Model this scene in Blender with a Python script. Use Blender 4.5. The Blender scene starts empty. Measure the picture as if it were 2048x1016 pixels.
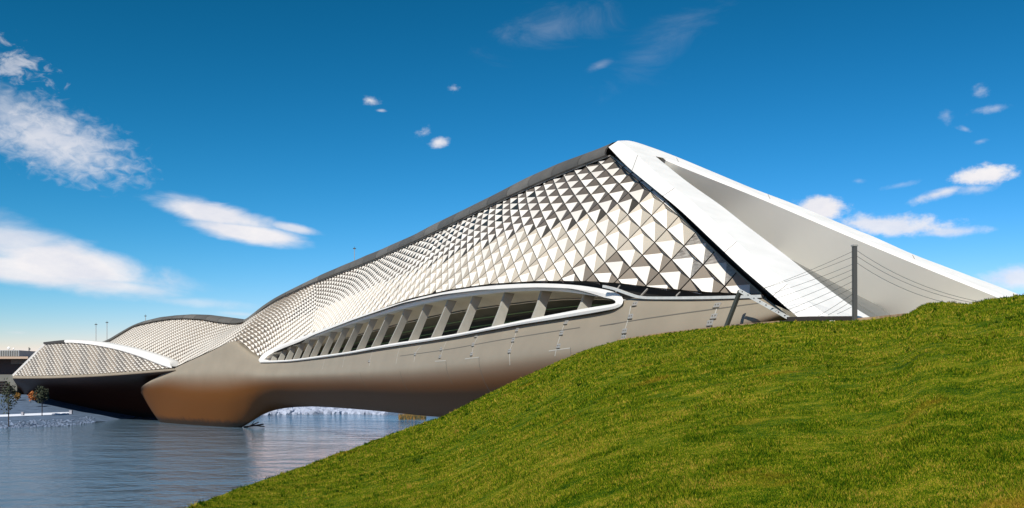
import bpy, bmesh, math, random
import numpy as np
from mathutils import Vector
from mathutils.bvhtree import BVHTree
R = math.radians
random.seed(7); rng = np.random.default_rng(7)
S = bpy.context.scene
COL = S.collection
# ------------------------------------------------------------------ camera, sky, sun, exposure
CAMZ, F, HZ, CX = 8.3, 1900.0, 765.0, 1024.0
cam = bpy.data.cameras.new('camera'); cam.sensor_width = 36.0
cam.lens = 36.0 * F / 2048.0
cam.shift_y = (HZ - 508.0) / 2048.0
cam.clip_start = 0.2; cam.clip_end = 20000
co = bpy.data.objects.new('camera', cam); COL.objects.link(co)
co.location = (0, 0, CAMZ); co.rotation_euler = (R(90), 0, 0)
S.camera = co
SUN_EL, SUN_AZ = 41.0, 204.0            # azimuth clockwise from +Y: behind the camera, over the left shoulder
sun = bpy.data.lights.new('sun', 'SUN'); sun.energy = 4.9; sun.angle = R(0.5); sun.color = (1, .955, .88)
so = bpy.data.objects.new('sun', sun); COL.objects.link(so)
sd = Vector((math.sin(R(SUN_AZ))*math.cos(R(SUN_EL)), math.cos(R(SUN_AZ))*math.cos(R(SUN_EL)), math.sin(R(SUN_EL))))
so.rotation_euler = sd.to_track_quat('Z', 'Y').to_euler(); so.location = (0, -40, 80)
S.view_settings.view_transform = 'Standard'; S.view_settings.look = 'None'
S.view_settings.gamma = 1; S.view_settings.use_curve_mapping = False
S.view_settings.exposure = 0.2
S.cycles.max_bounces = 8; S.cycles.diffuse_bounces = 5; S.cycles.glossy_bounces = 3
S.cycles.use_denoising = True
W = bpy.data.worlds.new('World'); S.world = W; W.use_nodes = True
wn = W.node_tree; wn.nodes.clear()
def N(nt, typ, **kw):
    n = nt.nodes.new(typ)
    for k, v in kw.items():
        if k == 'inp':
            for i, val in v.items(): n.inputs[i].default_value = val
        else: setattr(n, k, v)
    return n
def L(nt, a, b): nt.links.new(a, b)
def mth(nt, op, a, b=None, c=None, clamp=False):
    n = N(nt, 'ShaderNodeMath', operation=op); n.use_clamp = clamp
    for i, v in enumerate((a, b, c)):
        if v is None: continue
        if isinstance(v, (int, float)): n.inputs[i].default_value = v
        else: L(nt, v, n.inputs[i])
    return n.outputs[0]
def build_world():
    nt = wn
    out = N(nt, 'ShaderNodeOutputWorld'); bg = N(nt, 'ShaderNodeBackground'); bg.inputs[1].default_value = 0.1
    sky = N(nt, 'ShaderNodeTexSky', sky_type='NISHITA'); sky.sun_disc = False
    sky.sun_elevation = R(SUN_EL); sky.sun_rotation = R(SUN_AZ); sky.altitude = 200; sky.air_density = 1.0; sky.dust_density = 0.12; sky.ozone_density = 2.2
    # deep, polarised rendering of the clear sky: one tone curve per channel for the whole dome
    sp = N(nt, 'ShaderNodeSeparateColor'); L(nt, sky.outputs[0], sp.inputs[0]); cm = N(nt, 'ShaderNodeCombineColor')
    for k, (g, a) in enumerate(((3.2, 2.1), (1.55, .98), (1.85, 1.32))):
        v = mth(nt, 'POWER', mth(nt, 'MULTIPLY', sp.outputs[k], .1), g); L(nt, mth(nt, 'MULTIPLY', v, a*10), cm.inputs[k])
    gm = cm
    tc = N(nt, 'ShaderNodeTexCoord'); sx = N(nt, 'ShaderNodeSeparateXYZ'); L(nt, tc.outputs['Generated'], sx.inputs[0])
    az = mth(nt, 'ARCTAN2', sx.outputs[0], sx.outputs[1]); el = mth(nt, 'ARCSINE', sx.outputs[2])
    cb = N(nt, 'ShaderNodeCombineXYZ'); L(nt, az, cb.inputs[0]); L(nt, el, cb.inputs[1])
    def noise(scale, detail, rough, sc=(1, 1, 1), loc=(0, 0, 0), rot=0, dist=0.0):
        mp = N(nt, 'ShaderNodeMapping'); mp.inputs['Scale'].default_value = sc; mp.inputs['Location'].default_value = loc; mp.inputs['Rotation'].default_value = (0, 0, rot)
        L(nt, cb.outputs[0], mp.inputs[0])
        n = N(nt, 'ShaderNodeTexNoise', inp={'Scale': scale, 'Detail': detail, 'Roughness': rough, 'Distortion': dist}); L(nt, mp.outputs[0], n.inputs['Vector'])
        return mth(nt, 'SUBTRACT', n.outputs[0], 0.5)
    n_fine = noise(20, 8, .62, (1, 1.9, 1), rot=.25)
    n_soft = noise(11, 7, .56, (1, 3.0, 1), (2, 9, 0), rot=.2, dist=.4)
    n_puff = noise(38, 8, .66, (1, 1.5, 1), (3, 1, 0))
    n_mack = noise(75, 4, .6, (1, 1.6, 1), (1, 5, 0), rot=-.7, dist=.5)
    n_wisp = noise(9, 8, .68, (1.0, 2.6, 1), (7, 2, 0), rot=-.75, dist=1.0)
    def ae(x, y):
        k = (x-CX)/F; q = (HZ-y)/F
        return math.atan2(k, 1), math.asin(q/math.sqrt(1+k*k+q*q))
    # centre px, half sizes px, tilt (deg), noise, amount, edge start, edge end, opacity
    clouds = [((105, 278), (235, 92), -17, n_mack, 1.1, .05, .85, .75), ((40, 245), (170, 80), -20, n_mack, 1.0, .05, .9, .55),
              ((20, 125), (120, 60), -25, n_mack, 2.8, .25, 1.1, .5),
              ((430, 430), (190, 32), -10, n_soft, 1.5, .06, .72, .93), ((500, 466), (165, 27), -7, n_soft, 1.2, .05, .6, .95), ((585, 456), (80, 13), -9, n_fine, 1.0, .08, .8, .75),
              ((140, 532), (290, 60), -10, n_soft, 1.3, .05, .75, .95), ((20, 480), (180, 62), -14, n_soft, 1.1, .05, .85, .8), ((240, 570), (180, 27), -6, n_soft, 1.3, .06, .9, .8), ((60, 540), (200, 45), -6, n_soft, .9, .05, .7, .9),
              ((740, 201), (27, 13), -5, n_puff, 2.2, .1, .7, .85), ((762, 221), (16, 5), 0, n_puff, 2.0, .1, .7, .5),
              ((907, 176), (20, 14), 0, n_puff, 2.6, .2, .9, .7), ((875, 285), (28, 15), 12, n_puff, 1.8, .05, .6, .95), ((848, 266), (34, 22), 30, n_puff, 3.0, .3, .95, .6),
              ((1640, 420), (70, 36), 0, n_puff, 1.2, .05, .5, .97), ((1790, 450), (190, 30), -6, n_puff, 1.7, .1, .8, .85), ((1900, 463), (110, 15), 0, n_puff, 1.3, .1, .9, .7),
              ((1965, 350), (85, 25), 3, n_puff, 1.5, .05, .6, .97), ((1875, 388), (85, 15), 14, n_puff, 1.8, .1, .7, .85), ((1945, 378), (60, 16), 0, n_puff, 1.8, .1, .9, .6),
              ((1985, 217), (55, 13), 5, n_puff, 2.6, .15, 1.1, .42), ((1958, 183), (26, 20), 0, n_puff, 3.4, .3, 1.3, .35), ((1893, 232), (22, 24), 0, n_puff, 3.2, .3, 1.3, .28),
              ((1960, 283), (26, 8), 5, n_puff, 2.2, .2, 1, .35), ((1930, 258), (30, 10), -20, n_puff, 2.5, .3, 1, .35), ((2040, 555), (120, 32), 3, n_puff, 1.2, .05, .8, .8),
              ((1715, 362), (24, 8), -5, n_puff, 2.0, .2, 1, .25), ((1800, 370), (50, 9), 8, n_puff, 2.2, .2, 1, .3),
              ((1100, 60), (190, 70), 10, n_wisp, 2.6, .2, 2.2, .26), ((1320, 90), (260, 80), 35, n_wisp, 2.4, .3, 2.3, .17), ((1200, 130), (40, 14), 20, n_wisp, 2.0, .1, 1.4, .2),
              ((390, 605), (200, 14), -3, n_fine, 1.6, .1, 1.2, .35), ((35, 665), (40, 6), 0, n_fine, 1.5, .1, 1.2, .3), ((40, 700), (90, 8), 2, n_fine, 1.5, .1, 1.2, .4), ((480, 628), (60, 7), -3, n_fine, 1.3, .1, 1.2, .4)]
    tot = None
    clouds = [(c, h, t, nz, a, e0, e1+(.4 if nz is n_puff and a > 1.7 else .15 if nz is n_mack else 0), op) for c, h, t, nz, a, e0, e1, op in clouds]
    for (c, hs_, tilt, nz, amt, e0, e1, op) in clouds:
        a0, l0 = ae(*c); a1, _ = ae(c[0]+hs_[0], c[1]); _, l1 = ae(c[0], c[1]-hs_[1])
        mp = N(nt, 'ShaderNodeMapping', vector_type='TEXTURE')
        mp.inputs['Location'].default_value = (a0, l0, 0); mp.inputs['Rotation'].default_value = (0, 0, R(tilt)); mp.inputs['Scale'].default_value = (abs(a1-a0), abs(l1-l0), 1)
        L(nt, cb.outputs[0], mp.inputs[0])
        ln = N(nt, 'ShaderNodeVectorMath', operation='LENGTH'); L(nt, mp.outputs[0], ln.inputs[0])
        v = mth(nt, 'SUBTRACT', 1.0, ln.outputs['Value']); v = mth(nt, 'MULTIPLY_ADD', nz, amt, v)
        mr = N(nt, 'ShaderNodeMapRange', interpolation_type='SMOOTHSTEP', inp={1: e0, 2: e1, 3: 0, 4: op}); L(nt, v, mr.inputs[0])
        tot = mr.outputs[0] if tot is None else mth(nt, 'MAXIMUM', tot, mr.outputs[0])
    # the same fair-weather clouds go on over the rest of the sky, away from this view
    n_all = noise(5, 8, .6, (1, 2.4, 1), (11, 4, 0))
    mr = N(nt, 'ShaderNodeMapRange', interpolation_type='SMOOTHSTEP', inp={1: .10, 2: .24, 3: 0, 4: .8}); L(nt, n_all, mr.inputs[0])
    aa = N(nt, 'ShaderNodeMapRange', interpolation_type='SMOOTHSTEP', inp={1: .60, 2: .85, 3: 0, 4: 1}); L(nt, mth(nt, 'ABSOLUTE', az), aa.inputs[0])
    tot = mth(nt, 'MAXIMUM', tot, mth(nt, 'MULTIPLY', mr.outputs[0], aa.outputs[0]))
    up = N(nt, 'ShaderNodeMapRange', inp={1: -.02, 2: .02, 3: 0, 4: 1}); L(nt, el, up.inputs[0])
    tot = mth(nt, 'MULTIPLY', tot, up.outputs[0])
    cc = N(nt, 'ShaderNodeMix', data_type='RGBA'); cc.inputs['A'].default_value = (6.6, 6.7, 7.4, 1); cc.inputs['B'].default_value = (8.6, 8.2, 8.1, 1)
    sh = N(nt, 'ShaderNodeMapRange', inp={1: -.22, 2: .22, 3: 0, 4: 1}); L(nt, n_fine, sh.inputs[0]); L(nt, sh.outputs[0], cc.inputs['Factor'])
    mx = N(nt, 'ShaderNodeMix', data_type='RGBA'); L(nt, tot, mx.inputs['Factor']); L(nt, gm.outputs[0], mx.inputs['A']); L(nt, cc.outputs['Result'], mx.inputs['B'])
    L(nt, mx.outputs['Result'], bg.inputs[0]); L(nt, bg.outputs[0], out.inputs[0])
build_world()
# ------------------------------------------------------------------ helpers
def mat(name, col, rough=.6, metal=0.0, var=0.0, vscale=.5, col2=None, bump=0.0, bscale=8, spec=.5, stretch=(1, 1, 1), detail=6):
    m = bpy.data.materials.new(name); m.use_nodes = True; nt = m.node_tree; b = nt.nodes['Principled BSDF']
    b.inputs['Base Color'].default_value = (*col, 1); b.inputs['Roughness'].default_value = rough; b.inputs['Metallic'].default_value = metal; b.inputs['Specular IOR Level'].default_value = spec
    if var or col2 or bump:
        tc = N(nt, 'ShaderNodeTexCoord'); mp = N(nt, 'ShaderNodeMapping'); mp.inputs['Scale'].default_value = stretch; L(nt, tc.outputs['Object'], mp.inputs[0])
    if var or col2:
        n = N(nt, 'ShaderNodeTexNoise', inp={'Scale': vscale, 'Detail': detail, 'Roughness': .6}); L(nt, mp.outputs[0], n.inputs['Vector'])
        mr = N(nt, 'ShaderNodeMapRange', inp={1: .3, 2: .7, 3: 0, 4: 1}); L(nt, n.outputs[0], mr.inputs[0])
        mx = N(nt, 'ShaderNodeMix', data_type='RGBA'); L(nt, mr.outputs[0], mx.inputs['Factor'])
        c2 = col2 or tuple(c*(1+var) for c in col); c1 = col if col2 else tuple(c*(1-var) for c in col)
        mx.inputs['A'].default_value = (*c1, 1); mx.inputs['B'].default_value = (*c2, 1); L(nt, mx.outputs['Result'], b.inputs['Base Color'])
    if bump:
        n = N(nt, 'ShaderNodeTexNoise', inp={'Scale': bscale, 'Detail': 5}); L(nt, mp.outputs[0], n.inputs['Vector'])
        bp = N(nt, 'ShaderNodeBump', inp={'Strength': bump, 'Distance': .05}); L(nt, n.outputs[0], bp.inputs['Height']); L(nt, bp.outputs[0], b.inputs['Normal'])
    return m
M = {}
M['white_frame'] = mat('white_frame', (.80, .78, .73), .5, var=.07, vscale=.5, stretch=(1, 1, .35), detail=9)
M['hull_grey'] = mat('hull_grey', (.33, .305, .265), .42, .25, var=.10, vscale=.22, stretch=(1, 1, .4))
M['belly_brown'] = mat('belly_brown', (.20, .095, .035), .45, .2, var=.18, vscale=.25)
M['ring_white'] = mat('ring_white', (.76, .73, .67), .45, var=.03)
M['rib_grey'] = mat('rib_grey', (.30, .285, .24), .6, var=.08, vscale=1.5)
M['cap_dark'] = mat('cap_dark', (.04, .035, .03), .6, 0, var=.1, vscale=.3)
for nm, c in (('cap_plate', .105), ('cap_plate_dark', .085), ('cap_plate_pale', .13)): M[nm] = mat(nm, (c, c*.93, c*.80), .55, var=.12, vscale=.6)
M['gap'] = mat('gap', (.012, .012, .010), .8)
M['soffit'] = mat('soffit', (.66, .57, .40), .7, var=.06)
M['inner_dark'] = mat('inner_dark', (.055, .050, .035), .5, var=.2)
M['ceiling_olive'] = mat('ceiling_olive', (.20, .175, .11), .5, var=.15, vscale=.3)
M['green_edge'] = mat('green_edge', (.18, .30, .07), .5)
M['vault'] = mat('vault', (.80, .775, .69), .75, var=.03, vscale=.2)
M['bounce_pale'] = mat('bounce_pale', (.74, .70, .61), .8, var=.08, vscale=1)
M['leg_shadow_grey'] = mat('leg_shadow_grey', (.17, .17, .155), .8, var=.08)
M['sh_white'] = mat('sh_white', (.72, .68, .605), .55, var=.04, vscale=.4)
M['sh_dark'] = mat('sh_dark', (.105, .088, .070), .5, var=.12, vscale=.5)
M['sh_darkest'] = mat('sh_darkest', (.055, .045, .030), .5, var=.12, vscale=.5)
M['sh_beige'] = mat('sh_beige', (.45, .395, .31), .6, var=.06, vscale=.4)
M['sh_tan'] = mat('sh_tan', (.20, .165, .125), .6, var=.08, vscale=.4)
for nm in ('sh_white', 'sh_dark', 'sh_darkest', 'sh_beige', 'sh_tan'):       # every panel weathered a little differently
    nt = M[nm].node_tree; b = nt.nodes['Principled BSDF']; src = b.inputs['Base Color'].links[0].from_socket
    oi = N(nt, 'ShaderNodeObjectInfo'); mr = N(nt, 'ShaderNodeMapRange', inp={1: 0, 2: 1, 3: .86, 4: 1.10}); L(nt, oi.outputs['Random'], mr.inputs[0])
    vm = N(nt, 'ShaderNodeVectorMath', operation='SCALE'); L(nt, src, vm.inputs[0]); L(nt, mr.outputs[0], vm.inputs['Scale']); L(nt, vm.outputs[0], b.inputs['Base Color'])
M['sh_slate'] = mat('sh_slate', (.12, .105, .088), .35, col2=(.40, .37, .32), vscale=2.2, stretch=(1, 1, 3), detail=10)
M['glass'] = mat('glass', (.03, .03, .02), .1)
M['metal'] = mat('metal', (.38, .36, .32), .4, .3)
M['dark_metal'] = mat('dark_metal', (.045, .05, .042), .45, .3)
M['pale_metal'] = mat('pale_metal', (.62, .61, .57), .4, .2, var=.1, vscale=3)
M['post_grey'] = mat('post_grey', (.085, .082, .075), .5, .2)
M['seam'] = mat('seam', (.13, .115, .09), .6)
M['seam_pale'] = mat('seam_pale', (.40, .375, .32), .5)
M['mottled_brown'] = mat('mottled_brown', (.20, .105, .05), .9, col2=(.36, .27, .17), vscale=4, bump=.6)
M['steel_black'] = mat('steel_black', (.018, .013, .010), .7)
M['bank'] = mat('bank', (.045, .075, .12), .9, col2=(.10, .15, .23), vscale=.5, bump=.8, bscale=2)
M['rock'] = mat('rock', (.33, .37, .47), .85, var=.25, vscale=.8, bump=.5, bscale=1.5)
M['rock_dark'] = mat('rock_dark', (.13, .17, .24), .85, var=.35, vscale=.5)
M['dry_grass'] = mat('dry_grass', (.34, .22, .06), .9, var=.3, vscale=.4)
M['path'] = mat('path', (.72, .75, .82), .8)
M['bark'] = mat('bark', (.035, .03, .03), .9)
M['leaf_dark'] = mat('leaf_dark', (.035, .045, .022), .8, var=.4, vscale=2)
M['leaf_gold'] = mat('leaf_gold', (.24, .13, .02), .8, var=.3, vscale=2)
M['leaf_orange'] = mat('leaf_orange', (.38, .13, .03), .8, var=.3, vscale=2)
M['bld_roof'] = mat('bld_roof', (.42, .31, .22), .8)
M['bld_dark'] = mat('bld_dark', (.018, .016, .014), .6)
M['bld_wall'] = mat('bld_wall', (.13, .13, .11), .8, var=.2, vscale=.3)
M['bld_grey'] = mat('bld_grey', (.28, .30, .31), .6)
M['conc'] = mat('conc', (.34, .34, .36), .9, var=.1)

def mesh(name, verts, faces, mats, parent=None, smooth=False, midx=None):
    me = bpy.data.meshes.new(name); me.from_pydata([tuple(map(float, v)) for v in verts], [], [tuple(int(i) for i in f) for f in faces])
    for m in (mats if isinstance(mats, (list, tuple)) else [mats]): me.materials.append(M[m] if isinstance(m, str) else m)
    if midx is not None: me.polygons.foreach_set('material_index', np.array(midx, dtype=np.int32))
    if smooth: me.polygons.foreach_set('use_smooth', np.ones(len(me.polygons), dtype=bool))
    me.update()
    o = bpy.data.objects.new(name, me); COL.objects.link(o)
    if parent is not None: o.parent = parent
    return o
def empty(name, loc=(0, 0, 0)):
    o = bpy.data.objects.new(name, None); COL.objects.link(o); o.location = loc; return o
def tag(o, label=None, cat=None, group=None, kind=None):
    if label: o['label'] = label
    if cat: o['category'] = cat
    if group: o['group'] = group
    if kind: o['kind'] = kind
    return o
def pix(x, y, d): return np.array(((x-CX)/F*d, d, CAMZ+(HZ-y)/F*d))
class MB:
    def __init__(s): s.v = []; s.f = []; s.m = []
    def box(s, c, sx, sy, sz, rz=0, m=0):
        c = np.array(c, float); b = len(s.v); ca, sa = math.cos(rz), math.sin(rz)
        for dz in (-.5, .5):
            for dx, dy in ((-.5, -.5), (.5, -.5), (.5, .5), (-.5, .5)):
                x, y = dx*sx, dy*sy; s.v.append(c+np.array((x*ca-y*sa, x*sa+y*ca, dz*sz)))
        for f in ((0, 3, 2, 1), (4, 5, 6, 7), (0, 1, 5, 4), (1, 2, 6, 5), (2, 3, 7, 6), (3, 0, 4, 7)): s.f.append([b+i for i in f]); s.m.append(m)
    def bar(s, p, q, w, h=None, n=4, side=None, m=0):
        p = np.array(p, float); q = np.array(q, float); h = h or w; d = q-p; d = d/np.linalg.norm(d)
        a = np.array(side, float) if side is not None else np.cross(d, (0, 0, 1.0))
        if np.linalg.norm(a) < 1e-4: a = np.array((1.0, 0, 0))
        a = a-d*np.dot(a, d); a /= np.linalg.norm(a); c = np.cross(d, a); b = len(s.v)
        for e in (p, q):
            for i in range(n):
                t = 2*math.pi*(i+.5)/n; k = math.sqrt(2)/2 if n == 4 else .5
                s.v.append(e+a*math.cos(t)*w*k+c*math.sin(t)*h*k)
        for i in range(n): j = (i+1) % n; s.f.append([b+i, b+j, b+n+j, b+n+i]); s.m.append(m)
        s.f.append([b+i for i in range(n)][::-1]); s.f.append([b+n+i for i in range(n)]); s.m += [m, m]
    def build(s, name, mats, parent=None, smooth=False): return mesh(name, s.v, s.f, mats, parent, smooth, s.m)
def crom(P, t):
    """Catmull-Rom through the rows of P at float parameters t (uniform)."""
    P = np.asarray(P, float); n = len(P); t = np.clip(np.asarray(t, float), 0, n-1); i = np.minimum(t.astype(int), n-2); f = t-i
    E = np.concatenate([[2*P[0]-P[1]], P, [2*P[-1]-P[-2]]]); p0, p1, p2, p3 = E[i], E[i+1], E[i+2], E[i+3]
    f = f.reshape((-1,)+(1,)*(P.ndim-1))
    return .5*((2*p1)+(-p0+p2)*f+(2*p0-5*p1+4*p2-p3)*f*f+(-p0+3*p1-3*p2+p3)*f**3)
def dense(P, k): return crom(P, np.linspace(0, len(P)-1, (len(P)-1)*k+1))
def gridfaces(nu, nv, flip=False):
    fs = []
    for i in range(nu-1):
        for j in range(nv-1):
            q = (i*nv+j, i*nv+j+1, (i+1)*nv+j+1, (i+1)*nv+j); fs.append(q[::-1] if flip else q)
    return fs
def sheet(name, G, mats, parent=None, smooth=True, midx=None, flip=False):
    G = np.asarray(G); return mesh(name, G.reshape(-1, 3), gridfaces(G.shape[0], G.shape[1], flip), mats, parent, smooth, midx)
# ------------------------------------------------------------------ plan of the bridge: C(s) along its near edge, n(s) pointing across
SS = np.arange(-40, 420, .25)
def smooth01(x): x = np.clip(x, 0, 1); return x*x*(3-2*x)
TH = R(25)+R(19)*smooth01((SS-98)/44)
CU = np.stack([-np.sin(TH), np.cos(TH)], 1); CN = np.stack([np.cos(TH), np.sin(TH)], 1)
i0 = int(np.argmin(abs(SS)))
CC = np.cumsum(CU*.25, axis=0); CC = CC-CC[i0]+np.array((13.0, 47.0))
def Cat(s): return np.array((np.interp(s, SS, CC[:, 0]), np.interp(s, SS, CC[:, 1])))
def Nat(s): return np.array((np.interp(s, SS, CN[:, 0]), np.interp(s, SS, CN[:, 1])))
def Uat(s): return np.array((np.interp(s, SS, CU[:, 0]), np.interp(s, SS, CU[:, 1])))
def s_of(x, o):
    Q = CC+o*CN; K = Q[:, 0]/Q[:, 1]; return float(np.interp(-(x-CX)/F, -K, SS))
def on(x, y, o):
    s = s_of(x, o); d = (Cat(s)+o*Nat(s))[1]; return pix(x, y, d)
def so3(s, o, z): p = Cat(s)+o*Nat(s); return np.array((p[0], p[1], z))
def railz(pts, o):
    """pixel rail at constant offset -> arrays s, z sorted by s"""
    a = sorted((s_of(x, o), on(x, y, o)[2]) for x, y in pts); return np.array([p[0] for p in a]), np.array([p[1] for p in a])
# ------------------------------------------------------------------ terrain: the grass mound, polar about the viewpoint
prof = [(200, 1090, 12), (380, 1014, 16), (480, 978, 21), (580, 944, 27), (700, 900, 34), (800, 862, 41), (890, 832, 47), (960, 795, 50), (1030, 762, 53), (1100, 730, 55.5), (1170, 700, 57), (1240, 680, 57.2), (1320, 668.5, 53.5), (1440, 655, 49), (1510, 649, 46.6), (1580, 643, 44.4), (1660, 642, 42.8), (1720, 642, 41.6), (1760, 638, 40.6), (1800, 634, 39), (1818, 629, 37.6), (1837, 615, 36.6), (1855, 609, 36), (1884, 605.5, 35.4), (1914, 607.5, 35), (1937, 610, 34.5), (1950, 607, 34.2), (1973, 601, 34), (2046, 591, 33.4), (2200, 572, 33)]
taz, tr, tq = [], [], []
for x, y, d in prof:
    k = (x-CX)/F; a = math.atan(k); taz.append(math.degrees(a)); tr.append(d/math.cos(a)); tq.append((HZ-y)/F*math.cos(a))
for a, r, q in ((-180, 60, .0), (-130, 30, -.05), (-90, 14, -.16), (-50, 11, -.19)): taz.append(a); tr.append(r); tq.append(q)
for a, r, q in ((45, 40, .085), (90, 60, .06), (150, 60, .02), (180, 60, .0)): taz.append(a); tr.append(r); tq.append(q)
o_ = np.argsort(taz); taz = np.array(taz)[o_]; tr = np.array(tr)[o_]; tq = np.array(tq)[o_]
EYE = 1.75
_ph = rng.uniform(0, 6.28, (14, 2)); _fr = np.concatenate([rng.uniform(.25, .7, (7, 2)), rng.uniform(.9, 2.2, (7, 2))]); _am = np.concatenate([np.full(7, .028), np.full(7, .006)])
def ground(az, r):
    """height above water at azimuth az (deg) and radius r"""
    az = np.asarray(az, float); r = np.asarray(r, float)
    rs = np.interp(az, taz, tr); q = np.interp(az, taz, tq)
    A = q+EYE/rs; z1 = A*r-EYE
    z1 = z1+.55*np.sin(np.clip(r/rs, 0, 1)*math.pi)*smooth01((az+10)/25)*smooth01((120-az)/60)*.5
    e = np.maximum(r-rs, 0); land = smooth01((az-6.2)/3.0)
    dl = np.where(e < 12, .035*e*e, .035*144+(e-12)*.84); dr = np.where(e < 6, .035*e*e, 1.26+(e-6)*.10)
    zb = q*rs+np.minimum(q, .05)*e*(1-land)-(dl*(1-land)+dr*land)
    z = np.where(r < rs, z1, zb)
    X = r*np.sin(np.radians(az)); Y = r*np.cos(np.radians(az)); b = 0
    for i in range(14): b = b+_am[i]*np.sin(X*_fr[i, 0]+_ph[i, 0])*np.sin(Y*_fr[i, 1]+_ph[i, 1]+X*.3)
    return np.maximum(CAMZ+z+b*np.minimum(1, r/9)*smooth01((1.02*rs-r)/(.25*rs)+.12), -2.5)
azs = np.concatenate([np.linspace(-180, -34, 50), np.linspace(-33, 36, 420), np.linspace(37, 180, 50)])
ts = np.concatenate([[0.02], np.linspace(.08, 1.0, 110), 1+np.array([.01, .025, .05, .08, .12, .17, .23, .3, .4, .55, .75, 1.0, 1.5, 2.2])])
G = np.zeros((len(azs), len(ts), 3))
for i, a in enumerate(azs):
    r = ts*np.interp(a, taz, tr); G[i, :, 0] = r*math.sin(R(a)); G[i, :, 1] = r*math.cos(R(a)); G[i, :, 2] = ground(np.full(len(ts), a), r)
# grass materials
def grass_mat(name, blade):
    m = bpy.data.materials.new(name); m.use_nodes = True; nt = m.node_tree; b = nt.nodes['Principled BSDF']; b.inputs['Roughness'].default_value = .8; b.inputs['Specular IOR Level'].default_value = .06
    tc = N(nt, 'ShaderNodeTexCoord')
    def nz(scale, detail, st, rot=0.0, rough=.6):
        mp = N(nt, 'ShaderNodeMapping'); mp.inputs['Scale'].default_value = st; mp.inputs['Rotation'].default_value = (0, 0, rot); L(nt, tc.outputs['Object'], mp.inputs[0])
        n = N(nt, 'ShaderNodeTexNoise', inp={'Scale': scale, 'Detail': detail, 'Roughness': rough}); L(nt, mp.outputs[0], n.inputs['Vector']); return n.outputs[0]
    big = nz(.20, 4, (1, 1.2, .2), .35); mid = nz(2.0, 7, (.9, 1.1, .5), .35, .72); fine = nz(11, 4, (1, 1, 1))
    v = mth(nt, 'MULTIPLY_ADD', mid, 1.6, mth(nt, 'MULTIPLY', big, .5)); v = mth(nt, 'MULTIPLY_ADD', fine, .6, v)
    if blade:
        at = N(nt, 'ShaderNodeAttribute', attribute_name='tint'); v = mth(nt, 'MULTIPLY_ADD', at.outputs['Fac'], .90, v); lo, hi = 1.38, 2.26
    else: lo, hi = .95, 1.75
    mr = N(nt, 'ShaderNodeMapRange', inp={1: lo, 2: hi, 3: 0, 4: 1}); L(nt, v, mr.inputs[0])
    cr = N(nt, 'ShaderNodeValToRGB'); L(nt, mr.outputs[0], cr.inputs[0]); e = cr.color_ramp.elements
    cols = [(0, (.012, .042, .001)), (.22, (.046, .112, .002)), (.45, (.112, .175, .003)), (.68, (.215, .245, .006)), (.88, (.38, .345, .025)), (1, (.46, .31, .05))]
    while len(e) < len(cols): e.new(.5)
    for el, (p, c) in zip(e, cols): el.position = p; el.color = (*c, 1)
    dry = nz(.55, 5, (1, 1.3, .5), .35, .6); dr_ = N(nt, 'ShaderNodeMapRange', interpolation_type='SMOOTHSTEP', inp={1: .60, 2: .74, 3: 0, 4: .62}); L(nt, dry, dr_.inputs[0])
    dm = N(nt, 'ShaderNodeMix', data_type='RGBA'); L(nt, dr_.outputs[0], dm.inputs['Factor']); L(nt, cr.outputs[0], dm.inputs['A']); dm.inputs['B'].default_value = (.34, .20, .018, 1)
    if not blade:                                             # self shadow between the blades, darkened into the turf colour
        dk = N(nt, 'ShaderNodeMix', data_type='RGBA', blend_type='MULTIPLY', inp={0: 1.0}); L(nt, dm.outputs['Result'], dk.inputs['A']); dk.inputs['B'].default_value = (.6, .6, .6, 1); dm = dk
    gcol = dm.outputs['Result']; L(nt, gcol, b.inputs['Base Color'])
    if blade:
        tr_ = N(nt, 'ShaderNodeBsdfTranslucent'); L(nt, gcol, tr_.inputs[0]); ms = N(nt, 'ShaderNodeMixShader', inp={0: .35}); out = nt.nodes['Material Output']
        L(nt, b.outputs[0], ms.inputs[1]); L(nt, tr_.outputs[0], ms.inputs[2]); L(nt, ms.outputs[0], out.inputs[0])
    else:
        bp = N(nt, 'ShaderNodeBump', inp={'Strength': .7, 'Distance': .06}); L(nt, fine, bp.inputs['Height']); L(nt, bp.outputs[0], b.inputs['Normal'])
    return m
M['turf'] = grass_mat('turf', False); M['blade'] = grass_mat('blade', True)
tag(sheet('grass_hill', G, 'turf'), 'green grass mound sloping down to the river', kind='structure')
# water
def water_mat():
    m = bpy.data.materials.new('water'); m.use_nodes = True; nt = m.node_tree; b = nt.nodes['Principled BSDF']
    b.inputs['Base Color'].default_value = (.095, .15, .20, 1); b.inputs['Roughness'].default_value = .07; b.inputs['IOR'].default_value = 1.33
    tc = N(nt, 'ShaderNodeTexCoord')
    def nz(scale, st, rot, det=4):
        mp = N(nt, 'ShaderNodeMapping'); mp.inputs['Scale'].default_value = st; mp.inputs['Rotation'].default_value = (0, 0, rot); L(nt, tc.outputs['Object'], mp.inputs[0])
        n = N(nt, 'ShaderNodeTexNoise', inp={'Scale': scale, 'Detail': det, 'Roughness': .6}); L(nt, mp.outputs[0], n.inputs['Vector']); return n.outputs[0]
    h = mth(nt, 'MULTIPLY_ADD', nz(.35, (1, .8, 1), .3), 1.0, mth(nt, 'MULTIPLY', nz(1.6, (1, .7, 1), -.2), .35)); h = mth(nt, 'MULTIPLY_ADD', nz(.11, (.6, 1, 1), .1, 3), 2.2, h)
    bp = N(nt, 'ShaderNodeBump', inp={'Strength': .45, 'Distance': 1.0}); L(nt, h, bp.inputs['Height']); L(nt, bp.outputs[0], b.inputs['Normal'])
    return m
M['water'] = water_mat()
v = [(0, 0, 0)]; f = []; nr = 96
rad = [30, 100, 300, 1000, 9000]
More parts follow.
